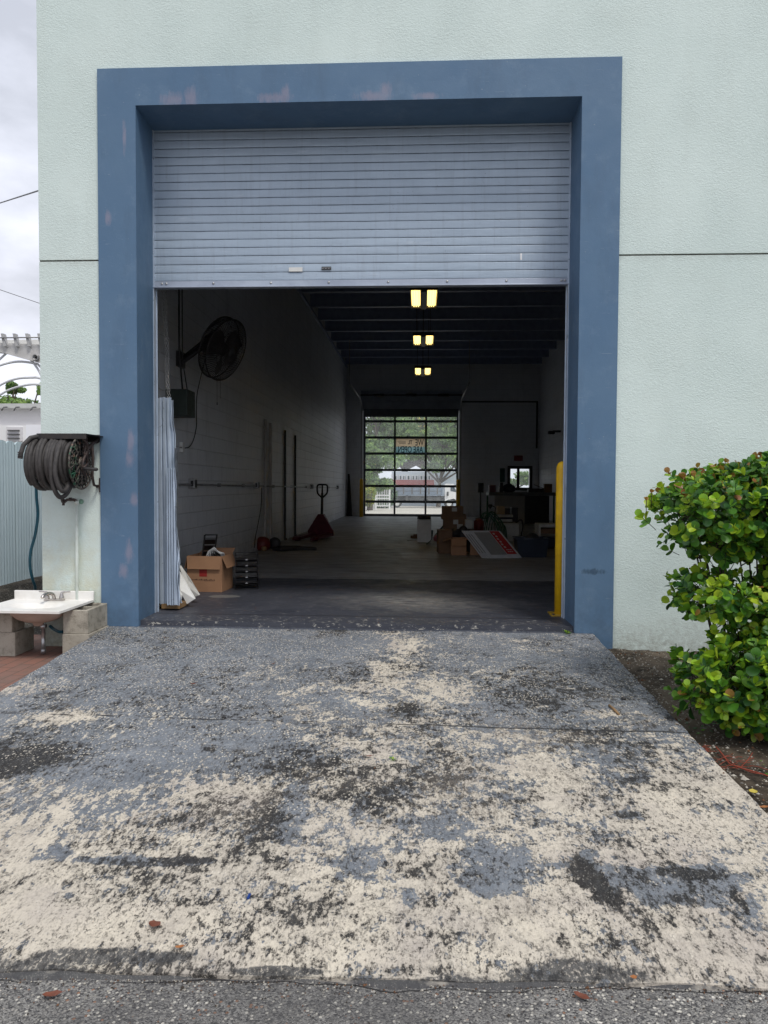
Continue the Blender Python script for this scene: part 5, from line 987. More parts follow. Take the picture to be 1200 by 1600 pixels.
hibay((642, 458), (680, 485), 'nearest hanging twin bank light, largest of the three in the row'); hibay((647, 528), (676, 543), 'middle hanging twin bank light of the three in the row'); hibay((649, 578), (673, 589), 'farthest and smallest hanging twin bank light of the row')
# leaning pole back left, exit sign, wall notices
g = MB(); a = at(544, 745, Y=21.7); b = at(547, 808, Y=21.0); g.slab((a.x-.05, 21.9, 0), (a.x+.16, 21.8, 0), (a.x+.03, 21.97, 1.6), (a.x-.03, 21.97, 1.6), .03); tag(g.build('leaning_board', 'black'), 'dark pointed board leaning in the far left corner', 'board')
p = at(810, 716, Y=21.95); t = thing('exit_sign', p, 'dim red sign above the small back window', 'sign'); g = MB(); g.box(p.x-.16, p.x+.16, 21.93, 21.995, p.z-.10, p.z+.10); g.build('panel', pm('sign_red', (.20, .03, .035), (.16, .025, .03), 4, .5), t)
text_mesh('sign_text', 'EXIT', .13, 'redink', t, Matrix.Translation((p.x, 21.926, p.z)) @ Matrix.Rotation(pi/2, 4, 'X'))
p = at(785, 742, Y=21.97); g = MB(); g.box(p.x-.09, p.x+.09, 21.965, 21.995, p.z-.27, p.z+.25)
tag(g.build('wall_notice', 'greencloth'), 'narrow dark notice on the back wall left of the window', 'notice')
p = at(751, 762, Y=20.5); t = thing('floor_lamp', (p.x, 20.5, 0), 'dark boxed head on a thin pole standing by the back wall', 'stand'); g = MB(); g.box(p.x-.10, p.x+.10, 20.4, 20.6, p.z-.17, p.z+.17); g.build('head', 'black', t, bevel=.01); g = MB(); g.tube([(p.x, 20.5, 0), (p.x, 20.5, p.z-.17)], .03, 8); g.build('pole', 'black', t); g = MB(); g.lathe([(.2, 0), (.2, .02), (.04, .04)], (p.x, 20.5, 0), n=16); g.build('base', 'black', t)
# counter : shelf top with slatted white front and black cabinets
cy = 17.0; x0 = at(762, 770, Y=cy).x; x1 = at(866, 770, Y=cy).x; zt4 = at(800, 769, Y=cy).z; xm = at(820, 770, Y=cy).x; xs_ = at(773, 770, Y=cy).x
t = thing('work_counter', ((x0+x1)/2, cy, 0), 'long dark counter against the back right with a pale slatted front', 'counter')
g = MB(); g.box(x0, x1, cy-.35, cy+.5, zt4-.10, zt4); g.build('counter_top', pm('counter_grey', (.10, .11, .11), (.08, .085, .09), 5, .5), t)
g = MB()
for k in range(9): z = .06+k*(zt4-.16)/9; g.box(xs_, xm, cy-.02, cy, z, z+(zt4-.16)/9-.02)
g.box(xs_, xm, cy, cy+.03, .0, zt4-.1); g.build('slatted_front', pm('slat_white', (.42, .40, .37), (.34, .33, .31), 4, .6), t)
g = MB(); g.box(xm+.005, x1-.15, cy+.0, cy+.45, 0, zt4-.11); g.build('cabinet', 'black', t); g = MB(); g.tube([(x1-.06, cy-.3, 0), (x1-.06, cy-.3, zt4-.1)], .03, 6); g.tube([(x0+.03, cy+.4, 0), (x0+.03, cy+.4, zt4-.1)], .03, 6); g.build('leg', 'greenmetal', t)
random.seed(12)
for k, (px, w_, h_, m_, lab) in enumerate(((769, .20, .20, 'darkred', 'dark red box at the left end of the counter'), (779.5, .02, .14, 'white', 'thin white upright on the counter beside the dark red box'), (783, .10, .28, 'black', 'tall narrow black box on the counter'), (795, .30, .27, 'navy', 'dark blue lumpy bag on the counter under the window'), (829, .16, .10, 'black', 'small black tool case on the counter right of the window'), (841, .30, .12, 'blackmetal', 'flat dark tray on the counter with a lid leaning over it'), (856, .22, .24, 'carddark', 'dark carton at the right end of the counter'))):
    xx_ = at(px, 760, Y=cy).x; g = MB()
    if k == 3:
        g.lathe([(.12, 0), (.2, .04), (.21, .14), (.15, .22), (.05, .27), (0, .27)], (xx_, cy, zt4), n=14)
    elif k == 5: g.box(xx_-w_/2, xx_+w_/2, cy-.12, cy+.12, zt4, zt4+h_); g.slab((xx_-w_/2, cy-.12, zt4+h_+.12), (xx_+w_/2, cy-.12, zt4+h_), (xx_+w_/2, cy+.12, zt4+h_), (xx_-w_/2, cy+.12, zt4+h_+.12), .01)
    else: g.box(xx_-w_/2, xx_+w_/2, cy-.12, cy+.12, zt4, zt4+h_); g.box(xx_-w_/2-.006, xx_+w_/2+.006, cy-.126, cy+.126, zt4+h_, zt4+h_+.02)
    tag(g.build('counter_clutter' if k not in (0, 6) else 'small_box', m_, bevel=.004), lab, 'box' if k in (0, 2, 6) else 'clutter')
# office chair + paper pile in front of the counter
p = at(788, 838, Z=0); cyy = 11.2; X_ = lambda px: at(px, 800, Y=cyy).x; Z_ = lambda py: at(790, py, Y=cyy).z
t = thing('office_chair', (X_(795), cyy, 0), 'dark office chair loaded with papers in front of the slatted counter', 'chair')
g = MB(); g.box(X_(778), X_(802), cyy-.1, cyy+.35, Z_(822), Z_(815)); g.build('seat', 'black', t, bevel=.02); g = MB(); g.box(X_(799), X_(809), cyy-.05, cyy+.3, Z_(815), Z_(793)); g.build('backrest', 'black', t, bevel=.02)
g = MB(); g.tube([(X_(790), cyy+.1, .1), (X_(790), cyy+.1, Z_(822))], .03, 8); g.build('column', 'blackmetal', t)
for k in range(5): a = k*2*pi/5; g = MB(); g.tube([(X_(790), cyy+.1, .12), (X_(790)+.26*cos(a), cyy+.1+.26*sin(a), .06)], [.025, .015], 6); g.lathe([(.03, -.02), (.03, .02)], (X_(790)+.27*cos(a), cyy+.1+.27*sin(a), .03), (0, 1, 0), 10); g.build('leg', 'black', t)
g = MB(); g.tube(crv([(X_(803), cyy-.08, Z_(818)), (X_(814), cyy-.08, Z_(812)), (X_(816), cyy-.08, Z_(826)), (X_(812), cyy-.08, Z_(842))]), .02, 6); g.build('armrest', 'blackmetal', t)
for k, (a, b, yb, yt, m_, lab, c_) in enumerate(((776, 800, 815, 811, 'white', 'white paper stack lying on the office chair', 'papers'), (777, 799, 811, 808, 'navy', 'dark blue folder between the papers on the office chair', 'folder'), (776, 801, 808, 804, 'offwhite', 'uppermost pale paper stack on the office chair', 'papers'), (777, 788, 803.5, 791, 'tan', 'tan carton on top of the papers on the office chair', 'box'), (789, 797, 803.5, 794, 'black', 'black box beside the tan carton on the papers', 'box'))):
    g = MB(); g.box(X_(a), X_(b), cyy-.08, cyy+.2, Z_(yb), Z_(yt)-.001); tag(g.build({'papers': 'paper_stack', 'folder': 'folder', 'box': 'small_box'}[c_], m_, bevel=.002), lab, c_)
p = at(769, 790, Y=cyy); t = thing('desk_lamp', (p.x+.05, cyy, 0), 'dark jointed lamp head leaning left of the tan carton', 'lamp'); g = MB(); g.lathe([(.02, 0), (.05, .06), (.055, .1)], p+Vector((0, 0, .02)), (-.7, 0, -.5), 12); g.build('lamp_shade', 'black', t); g = MB(); g.tube([p, p+Vector((.08, 0, -.05)), p+Vector((.05, 0, -.25)), (p.x+.08, cyy, .02)], .014, 6); g.build('arm', 'black', t)
g = MB(); g.box(X_(770), X_(796), 9.5, 9.9, 0.0, at(780, 818, Y=9.5).z); tag(g.build('storage_crate', 'offwhite', bevel=.01), 'pale storage crate behind the leaning sign panels', 'crate')
t = thing('hose_bundle', (X_(762), 9.6, 0), 'tangle of thin green tubing behind the leaning panels', 'hose'); g = MB(); random.seed(4)
for k in range(7): a = at(755+3*k, 803+random.uniform(-4, 8), Y=9.2+.1*k); b = at(780+2*k, 845, Y=9.2); b.z = max(b.z, .03); m_ = a.lerp(b, .5)+Vector((.08, 0, .08)); g.tube(crv([Vector((a.x-.1, a.y, max(.05, a.z-.4))), a, m_, b]), .011, 6)
g.build('tubing', 'greenmetal', t)
# cartons and clutter pile ---------------------------------------------
def px_box(xa, xb, yt, yb, Y, dep, mat, label, name='cardboard_box', closed=True, grp=None, rot=0, cat=None, onz=None):
    a = at(xa, yb, Y=Y); b = at(xb, yt, Y=Y); z0 = max(0, a.z) if onz is None else onz
    t, T = carton(((a.x+b.x)/2, Y+dep/2, z0), b.x-a.x, dep, b.z-z0, rot, mat, label, closed=closed, name=name, grp=grp)
    if cat: t['category'] = cat
    return t, b.z
px_box(684, 706, 829, 866, 6.5, .42, 'carddark', 'tall dark carton with faint red print at the left of the pile', rot=.05)
t_, zz1 = px_box(705, 729, 842, 868, 6.2, .38, 'cardboard', 'small brown carton with open flaps at the front of the pile', closed=False)
px_box(736, 762, 839, 870, 6.25, .4, 'cardboard', 'brown carton partly behind the leaning sign panels', rot=-.08)
t_, zA = px_box(693, 727, 812, 836, 7.6, .5, 'carddark', 'dark carton at the bottom of the tall stack', onz=0)
t_, zB = px_box(690, 729, 804.5, 812, 7.6, .45, 'carddark', 'flat dark carton in the middle of the tall stack', onz=zA+.001)
px_box(691, 724, 791.5, 804.5, 7.6, .42, 'carddark', 'uppermost dark carton of the tall stack against the glass door light', onz=zB+.001)
for a in ((706, 714, 793, 799), (708, 716, 812, 819), (714, 723, 819, 826)):
    p = at(a[0], a[3], Y=7.585); q = at(a[1], a[2], Y=7.585); g = MB(); g.box(p.x, q.x, 7.575, 7.579, p.z, q.z); tag(g.build('paper_label', 'offwhite'), {706: 'pale paper label near the top of the tall stack', 708: 'pale paper label halfway up the tall stack', 714: 'lowest pale paper label on the tall stack'}[a[0]], 'label')
t_, zC = px_box(652, 674, 812, 838, 9.0, .35, 'white', 'white bin with black rubbish heaped on top left of the pile', name='white_bin', onz=0, cat='bin')
g = MB(); c = at(663, 812, Y=9.2)
for k in range(12): g.lathe([(.0, -.03), (.05, 0), (.03, .035), (0, .045)], (c.x+random.uniform(-.11, .11), 9.15+random.uniform(-.08, .1), zC+.03), (random.gauss(0, .5), random.gauss(0, .5), 1), 7)
tag(g.build('rubbish_heap', 'black'), 'black lumpy rubbish on top of the white bin', 'rubbish')
p = at(668, 843, Z=0); g = MB(); g.lathe([(.09, 0), (.11, .05), (.12, .19), (.125, .2), (.11, .2), (.1, .06), (0, .05)], (p.x, p.y, 0), n=18); tag(g.build('green_bucket', 'greencloth'), 'dark green bucket in front of the white bin', 'bucket')
p = at(681, 846, Z=0); g = MB(); g.lathe([(.0, 0), (.05, .01), (.075, .07), (.05, .13), (0, .15)], (p.x, p.y, 0), (.2, -.1, 1), 14); tag(g.build('pink_bag', 'pink'), 'crumpled pink bag between the green bucket and the tall dark carton', 'bag')
p = at(650, 841, Z=0); g = MB(); g.box(p.x-.12, p.x+.12, p.y, p.y+.25, 0, .05); g.box(p.x-.06, p.x+.12, p.y+.02, p.y+.22, .05, .08); tag(g.build('folded_card', 'carddark', bevel=.003), 'folded dark cardboard lying left of the green bucket', 'cardboard')
p = at(645, 845, Z=0); g = MB(); g.tube([(p.x-.12, p.y, .012), (p.x+.22, p.y+.08, .012)], .012, 6); tag(g.build('white_stick', 'offwhite'), 'thin pale stick on the floor left of the pile', 'stick')
# grey cloth draped slope
g = MB(); A = at(676, 832, Y=8.4); Bq = at(694, 812, Y=8.4); n = 12; vs = []
for j in range(n+1):
    for i in range(n+1): u, v = i/n, j/n; z = (Bq.z*(sin(u*pi*.62))**1.3)*(1-.25*v)*(.9+.1*nz(u*4, v*4)); vs.append((A.x-.12+(Bq.x-A.x+.32)*u, 8.2+.5*v, max(.004, z)))
g.add(vs, [(j*(n+1)+i, j*(n+1)+i+1, (j+1)*(n+1)+i+1, (j+1)*(n+1)+i) for j in range(n) for i in range(n)], 0, True); tag(g.build('grey_tarp', 'greencloth', fix=False), 'dark cloth sloping from the stack down toward the white bin', 'cloth')
t_, _ = px_box(727, 738, 812, 826, 7.4, .3, 'offwhite', 'small pale carton right of the tall stack', onz=None); 
for ch in (None,): pass
g = MB(); a = at(727, 826, Y=7.55); g.box(a.x, a.x+.16, 7.42, 7.68, 0, a.z-.002); tag(g.build('dark_crate', 'black', bevel=.004), 'black crate under the small pale carton', 'crate')
p = at(748, 820, Y=8.5); g = MB(); g.lathe([(.09, 0), (.10, .02), (.10, .2), (.06, .25), (0, .26)], (p.x, 8.5, .26), n=14); tag(g.build('red_jug', 'red'), 'dull red container behind the leaning panels', 'container')
g = MB(); g.box(p.x-.22, p.x+.30, 8.3, 8.8, 0, .259); tag(g.build('navy_crate', 'navy', bevel=.01), 'dark blue crate under the dull red container', 'crate')
# black bags/tools at the mouth of the stack, orange-brown cloth
for k, (x, y, r, m_, lab) in enumerate(((712, 832, .10, 'black', 'black bag stuffed between the cartons'), (724, 826, .07, 'blackmetal', 'dark coiled cord on the cartons'), (736, 834, .09, 'carddark', 'crumpled brown paper between the front cartons'))):
    p = at(x, y, Y=6.9); g = MB(); zb_2 = max(.0, p.z-r*1.1)
    g.lathe([(r*.3, 0), (r, r*.3), (r*1.15, r), (r*.7, r*1.6), (r*.2, r*1.9), (0, r*1.9)], (p.x, 6.9, zb_2), (.1*k-.1, 0, 1), 11); o_ = tag(g.build('stuffed_bag' if k == 0 else 'cord_coil' if k == 1 else 'crumpled_paper', m_), lab, ('bag', 'cord', 'paper')[k])
    if zb_2 > .05: g = MB(); g.box(p.x-.08, p.x+.08, 6.85, 7.05, 0, zb_2+.01); tag(g.build('dark_box', 'black', bevel=.004), ('black box supporting the stuffed black bag', 'black box supporting the coiled cord', 'black box supporting the crumpled paper')[k], 'box')
# leaning sign panels : white frame, grey field, red stripe
P0, P1 = Vector((1.105, 5.72, .006)), Vector((1.625, 5.84, .006)); upv = Vector((-.30, .52, .40))
M['panelgrey'] = flat('panel_grey', (.26, .27, .28)); M['panelred'] = flat('panel_red', (.40, .025, .03))
for k in range(4):
    off = Vector((-.042*k, .016*k, 0)); a, b = P0+off, P1+off; n_ = (b-a).cross(upv).normalized()
    t = thing('sign_panel', a, ('front leaning sign panel with a grey field and broad red stripe', 'second leaning sign panel just behind the red striped one', 'third leaning sign panel, only its white edge showing', 'rearmost leaning sign panel against the cartons')[k], 'sign panel', 'sign panels leaning on the cartons')
    g = MB(); g.slab(a, b, b+upv, a+upv, -.007); g.build('board', pm('panel_white', (.62, .64, .68), (.5, .52, .56), 9, .5) if 'panel_white' not in bpy.data.materials else bpy.data.materials['panel_white'], t)
    def on(u0, u1, v0, v1, mb, o=.0015, sk=0): mb.add([a+(b-a)*(u+s_)+upv*v-(-n_ if n_.y > 0 else n_)*-o*(1) for u, v, s_ in ((u0, v0, 0), (u1, v0, 0), (u1, v1, sk), (u0, v1, sk))], [(0, 1, 2, 3)])
    nn_ = n_ if n_.y < 0 else -n_
    def on(u0, u1, v0, v1, mb, o=.0015): mb.add([a+(b-a)*u+upv*v+nn_*o for u, v in ((u0, v0), (u1, v0), (u1, v1), (u0, v1))], [(0, 1, 2, 3)])
    if k == 0:
        g = MB(); on(.10, .60, .10, .93, g, .009); g.build('grey_field', 'panelgrey', t, fix=False); g = MB(); on(.62, .93, .12, .97, g, .009); r_ = g.build('red_stripe', 'panelred', t, fix=False)
        g = MB()
        for q in range(6): on(.67+.02*(q % 2), .73+.02*(q % 2), .84-.10*q, .90-.10*q, g, .010)
        for q in range(3): on(.70+.06*q, .74+.06*q, .19, .22, g, .010); on(.70+.06*q, .74+.06*q, .26, .29, g, .010)
        g.build('worn_lettering', 'offwhite', r_, fix=False)
    else: g = MB(); on(.03, .07, .15, .85, g, .009); g.build('edge_scuff', 'panelgrey', t, fix=False)
# blue tote
a = at(806, 872, Z=0); b = at(856, 868, Z=0); t = thing('storage_tote', (1.85, 6.0, 0), 'dark blue plastic tote on the floor right of the sign panels', 'tote'); X0, X1, Y0, Y1 = a.x+.03, b.x-.05, 5.95, 6.45; H_ = at(830, 842, Y=5.95).z
g = MB(); i_ = .035; g.add([(X0+i_, Y0+i_, 0), (X1-i_, Y0+i_, 0), (X1-i_, Y1-i_, 0), (X0+i_, Y1-i_, 0), (X0, Y0, H_), (X1, Y0, H_), (X1, Y1, H_), (X0, Y1, H_), (X0+.01, Y0+.01, H_), (X1-.01, Y0+.01, H_), (X1-.01, Y1-.01, H_), (X0+.01, Y1-.01, H_), (X0+.04, Y0+.04, .02), (X1-.04, Y0+.04, .02), (X1-.04, Y1-.04, .02), (X0+.04, Y1-.04, .02)],
    [(3, 2, 1, 0), (0, 1, 5, 4), (1, 2, 6, 5), (2, 3, 7, 6), (3, 0, 4, 7), (4, 5, 9, 8), (5, 6, 10, 9), (6, 7, 11, 10), (7, 4, 8, 11), (8, 9, 13, 12), (9, 10, 14, 13), (10, 11, 15, 14), (11, 8, 12, 15), (12, 13, 14, 15)]); g.build('body', 'tote', t, bevel=.006)
g = MB(); g.tube([(X0-.012, Y0-.012, H_), (X1+.012, Y0-.012, H_), (X1+.012, Y1+.012, H_), (X0-.012, Y1+.012, H_)], .011, 6, closed=True); g.build('rim', 'tote', t)
g = MB(); g.lathe([(.0, 0), (.13, .0), (.12, .08), (.06, .13), (0, .14)], ((X0+X1)/2+.03, 6.25, H_-.06), n=12); tag(g.build('dark_bag', 'black'), 'black bag on top of the blue tote', 'bag')
# chair / white frame at right behind the bollard
cy2 = 7.6; X_ = lambda px: at(px, 830, Y=cy2).x; Z_ = lambda py: at(860, py, Y=cy2).z
t = thing('side_cabinet', (X_(862), cy2, 0), 'low pale framed cabinet half hidden behind the near yellow bollard', 'cabinet'); g = MB(); xa, xb = X_(842), X_(884)
g.box(xa, xb, cy2, cy2+.5, Z_(822)-.02, Z_(819)); g.box(xa, xa+.035, cy2, cy2+.5, 0, Z_(822)-.02); g.box(xb-.035, xb, cy2, cy2+.5, 0, Z_(822)-.02); g.build('frame', 'offwhite', t, bevel=.003)
g = MB(); g.box(xa+.035, xb-.035, cy2+.03, cy2+.5, Z_(834), Z_(827)); g.build('drawer', 'carddark', t); g = MB(); g.box(xa+.035, xb-.035, cy2+.1, cy2+.5, .02, Z_(840)); g.build('lower_bin', 'navy', t)
# camera-like bracket on right wall
p = at(876, 674, X=WR); g = MB(); g.box(WR-.25, WR, p.y-.05, p.y+.05, p.z-.03, p.z+.03); g.box(WR-.40, WR-.2, p.y-.10, p.y+.04, p.z-.09, p.z+.01); tag(g.build('wall_camera', 'black', bevel=.006), 'small black bracketed camera on the right wall', 'camera')

# banner in the middle pane -------------------------------------------
zA_, zB_ = at(640, 707.5, Y=21.8).z, at(640, 685.5, Y=21.8).z; xa, xb = cols[0]+.04, cols[1]-.04; zm = at(640, 698, Y=21.8).z
t = thing('banner', ((xa+xb)/2, 21.84, zA_), 'cream and teal banner with backwards lettering in the middle of the far door', 'banner')
g = MB(); g.box(xa, xb, 21.838, 21.842, zm, zB_); g.build('upper_half', 'bannerc', t); g = MB(); g.box(xa, xb, 21.838, 21.842, zA_, zm-.0002); g.build('lower_half', 'bannert', t)
MW = lambda x, z: Matrix.Translation((x, 21.8365, z)) @ Matrix.Rotation(pi, 4, 'Z') @ Matrix.Rotation(pi/2, 4, 'X')
hw = (xb-xa)
text_mesh('lettering', 'WE', .33, 'inkdark', t, MW(xb-.19*hw, (zm+zB_)/2+.0), .62, bold=.004); text_mesh('lettering', 'TL', .20, 'inkdark', t, MW(xa+.49*hw, (zm+zB_)/2+.01), .75, bold=.006)
g = MB()
for k in range(3): z = (zm+zB_)/2+.05-.045*k; g.box(xa+.06*hw+.03*k, xa+.34*hw, 21.835, 21.8365, z, z+.016)
g.build('small_print', 'inkdark', t)
text_mesh('lettering', 'ARE OPEN', .34, 'inkteal', t, MW((xa+xb)/2, (zA_+zm)/2), .60, bold=.005)

# ================================================================== BEYOND THE FAR DOOR
# white gate
Yg = 46; x0, x1 = fx(587.5, Yg), fx(609, Yg); z0, z1 = at(600, 791.5, Y=Yg).z, at(600, 760, Y=Yg).z
t = thing('white_gate', ((x0+x1)/2, Yg, z0), 'white barred metal gate left of the truck', 'gate')
g = MB(); wm = pm('gate_white', (.80, .80, .80), (.72, .72, .72), 2, .5)
for x in (x0, x1): g.box(x-.05, x+.05, Yg-.05, Yg+.05, -.5, z1)
for z in (z0+.05, z0+(z1-z0)*.40, z0+(z1-z0)*.56, z1-.05): g.box(x0, x1, Yg-.03, Yg+.03, z-.035, z+.035)
g.build('gate_frame', wm, t)
for k in range(1, 8): x = x0+(x1-x0)*k/8; g = MB(); g.box(x-.018, x+.018, Yg-.015, Yg+.015, z0+.05, z1-.05); g.build('bar', wm, t)
g = MB(); g.box(x0-1.2, x0-.06, Yg+.2, Yg+.24, -.5, z0+.6)
for k in range(7): g.box(x0-1.2+.16*k, x0-1.15+.16*k, Yg+.1, Yg+.14, -.5, z0+.75)
tag(g.build('low_railing', wm), 'low pale railing left of the white gate', 'railing')
# truck --------------------------------------------------------------
YT = 53; gz = -.50; TX = lambda px: at(px, 780, Y=YT).x; TZ = lambda py: at(660, py, Y=YT).z
s_w = .36
t = thing('flatbed_truck', (TX(660), YT, gz), 'white cab truck with a long grey body parked beyond the far door', 'truck')
bodyg = 'truckgrey'; zbed = TZ(777)
g = MB(); g.box(TX(611), TX(691), YT-.9, YT+1.2, TZ(774), TZ(771.5)); g.box(TX(611), TX(691), YT-.92, YT-.86, TZ(771.5), TZ(762)); g.box(TX(611), TX(691), YT+1.1, YT+1.2, TZ(771.5), TZ(762)); g.build('cargo_bed', bodyg, t)
g = MB(); g.box(TX(611), TX(716), YT-.5, YT-.3, TZ(785), TZ(775)); g.box(TX(611), TX(716), YT+.6, YT+.8, TZ(785), TZ(775)); g.build('chassis', 'darkgray', t)
g = MB(); g.box(TX(611), TX(617), YT-.85, YT-.7, TZ(789), TZ(775)); g.box(TX(634), TX(638), YT-.85, YT-.8, TZ(783), TZ(774)); g.box(TX(668), TX(688), YT-.8, YT-.3, TZ(786), TZ(776)); g.build('side_box', 'darkgray', t)
g = MB(); g.box(TX(612), TX(690), YT-.94, YT-.921, TZ(767.5), TZ(766.8))
for k in range(6): x = TX(618+13*k); g.box(x-.05, x+.05, YT-.95, YT-.921, TZ(771.5), TZ(762))
g.build('stake_trim', 'darkgray', t)
pc_ = [(694.5, 783), (694.5, 756.5), (697, 755.5), (708, 756), (714, 765.5), (720, 769), (721.5, 775), (721.5, 786), (716, 786), (713, 781), (708, 778.5), (702, 780), (699, 784)]
V = [(TX(x), TZ(y)) for x, y in pc_]; n = len(V); g = MB(); g.add([(x, YT-.95, z) for x, z in V]+[(x, YT+.95, z) for x, z in V], [tuple(range(n)), tuple(range(2*n-1, n-1, -1))]+[(i, n+i, n+(i+1) % n, (i+1) % n) for i in range(n)]); cab = g.build('cab', wm, t)
g = MB(); V = [(TX(x), TZ(y)) for x, y in ((703, 767), (703, 758.5), (707.5, 758.5), (712, 766.5), (712, 768.5))]; n = len(V); g.add([(x, YT-.965, z) for x, z in V]+[(x, YT-.951, z) for x, z in V], [tuple(range(n)), tuple(range(2*n-1, n-1, -1))]+[(i, n+i, n+(i+1) % n, (i+1) % n) for i in range(n)]); g.build('side_window', 'glassdark', cab)
g = MB(); g.box(TX(697.5), TX(700), YT-1.1, YT-.96, TZ(774), TZ(768)); g.build('mirror', 'black', cab)
for px in (621, 701):
    for yy in (YT-.86, YT+.86):
        c = Vector((TX(px), yy, TZ(786.5))); r_ = abs(TZ(793)-TZ(786.5)); g = MB(); g.lathe([(r_*.55, -.11), (r_, -.10), (r_, .10), (r_*.55, .11)], c, (0, 1, 0), 22); tw_ = g.build('wheel', 'tyre', t); g = MB(); g.lathe([(r_*.6, -.115), (r_*.5, -.125), (r_*.25, -.09), (0, -.13)], c, (0, 1, 0), 16); g.build('rim', 'white', tw_)
# pale blue building with red band and railing behind
Yb2 = 60; t = thing('distant_building', (fx(660, Yb2), Yb2, -.6), 'pale blue building with a red ground floor band behind the truck', 'building')
bw = 'bluewall'; X2 = lambda px: at(px, 750, Y=Yb2).x; Z2 = lambda py: at(660, py, Y=Yb2).z
g = MB(); g.box(X2(612), X2(760), Yb2, Yb2+8, -.7, Z2(737)); g.build('wall', bw, t)
g = MB(); g.box(X2(606), X2(678), Yb2-.6, Yb2-.02, Z2(760), Z2(750)); g.build('red_band', 'redwall', t); g = MB(); g.box(X2(606), X2(678), Yb2-.3, Yb2-.02, -.7, Z2(760)); g.build('lower_wall', pm('pale_lower', (.5, .55, .6), (.4, .45, .5), 1, .8), t)
for k in range(9): g = MB(); x = X2(617+6.6*k); g.box(x, x+.19, Yb2-.06, Yb2-.005, Z2(749), Z2(744)); g.build('window', 'glassdark', t)
g = MB(); g.box(X2(611), X2(680), Yb2-.65, Yb2-.6, Z2(743), Z2(742.3)); 
for k in range(18): x = X2(612+4*k); g.box(x, x+.06, Yb2-.65, Yb2-.6, Z2(750), Z2(743))
g.build('railing', wm, t)
t = thing('hedge_shrub', (fx(598, 50), 50, -.6), 'added dark green hedge making the dark behind the white gate', 'shrub'); g = MB()  # leaf mass put in to give the shadowy dark behind the gate bars
for k in range(14): leaf_quads(g, (fx(598, 50)+random.uniform(-1.1, .75), 50+random.uniform(-.3, .8), random.uniform(-.3, 1.0)), 260, .10, (.5, .4, .45), lambda k: 0 if random.random() < .8 else 1)
g.build('foliage', ['leafd', 'tree2'], t, fix=False); g = MB()
for k in range(7): g.tube([(fx(598, 50)+.2*k-.9, 50, -.6), (fx(598, 50)+.22*k-1, 50.1, .9)], .02, 5)
g.build('stems', 'stemdark', t)
tree('shade_tree', (fx(800, 42), 42, -.5), .2, 1.0, [(-.6, 0, 1.9, .9, .8, .5), (.8, 0, 2.2, .9, .8, .5), (.3, 0, 1.2, .6, .6, .4), (-.9, 0, 2.9, .9, .8, .5)], .12, 900, 'low tree seen through the small back window')

# ================================================================== SMALL THINGS ON THE RAMP AND BED
random.seed(31)
def dryleaf(px, py, l_, w_, rot, mat, label, zoff=.004, on='ramp', name='fallen_leaf', cat='leaf'):
    z = -.15
    for _ in range(8):
        p = at(px, py, Z=z); z = (rampz(p.x, p.y) if on == 'ramp' else pavez(p.x) if on == 'pave' else bedz(p.x, p.y))+zoff
    g = MB(); n = 7; c, s_ = cos(rot), sin(rot); vs = []
    for i in range(n):
        u = i/(n-1)*2-1; hw_ = w_/2*(1-u*u)**.7*(1+.15*sin(i*2))
        for k in (-1, 0, 1): x = u*l_/2; y = k*hw_; zz_ = z+.004+.35*abs(k)*hw_+.25*w_*u*u; vs.append((p.x+x*c-y*s_, p.y+x*s_+y*c, zz_))
    g.add(vs, [f for i in range(n-1) for f in ((3*i, 3*i+1, 3*i+4, 3*i+3), (3*i+1, 3*i+2, 3*i+5, 3*i+4))], 0, True); g.tube([(p.x+l_/2*c, p.y+l_/2*s_, z+.01), (p.x+l_*.62*c, p.y+l_*.62*s_, z+.012)], .0009, 4)
    o = g.build(name, mat, fix=False); return tag(o, label, cat)
M['brownleaf'] = pm('dry_leaf', (.17, .055, .03), (.11, .035, .02), 60, .6); M['orangeleaf'] = pm('orange_leaf', (.36, .15, .05), (.25, .09, .03), 60, .7); M['yellowleaf'] = pm('yellow_leaf', (.50, .42, .08), (.4, .3, .05), 60, .6)
dryleaf(242, 1448, .045, .032, -.4, 'brownleaf', 'curled brown leaf on the pale lower left of the ramp'); dryleaf(82, 1557, .055, .024, .25, 'brownleaf', 'flat red brown leaf on the pavement at the lower left', on='pave'); dryleaf(909, 1560, .048, .022, -.6, 'brownleaf', 'red brown leaf on the pavement right of the middle', on='pave')
dryleaf(281, 1482, .030, .014, .3, 'orangeleaf', 'small orange leaf right of the curled brown leaf on the ramp'); dryleaf(577, 1183, .035, .014, .1, 'brownleaf', 'small red brown leaf beside the green sprout on the ramp'); dryleaf(302, 1070, .04, .02, .8, 'brownleaf', 'small dark red leaf on the upper left of the ramp'); dryleaf(427, 1038, .03, .018, .2, 'brownleaf', 'small brown leaf near the top of the ramp'); dryleaf(990, 1530, .02, .016, .2, 'orangeleaf', 'orange stain like leaf at the ramp foot on the right')
dryleaf(1177, 1240, .05, .035, 1.3, 'yellowleaf', 'yellow leaf lying in the soil at the lower right', on='bed', zoff=.012); dryleaf(1193, 1263, .05, .02, .2, 'orangeleaf', 'tan leaf beside the ramp edge at the far right', on='bed', zoff=.01); dryleaf(1170, 1130, .05, .022, -.7, pm('pale_leaf', (.42, .40, .22), (.35, .33, .18), 60, .6), 'pale pointed leaf hanging under the bush', on='bed', zoff=.05)
def rampp(px, py, dz=0):
    z = -.15
    for _ in range(8): p = at(px, py, Z=z); z = rampz(p.x, p.y)+dz
    return p
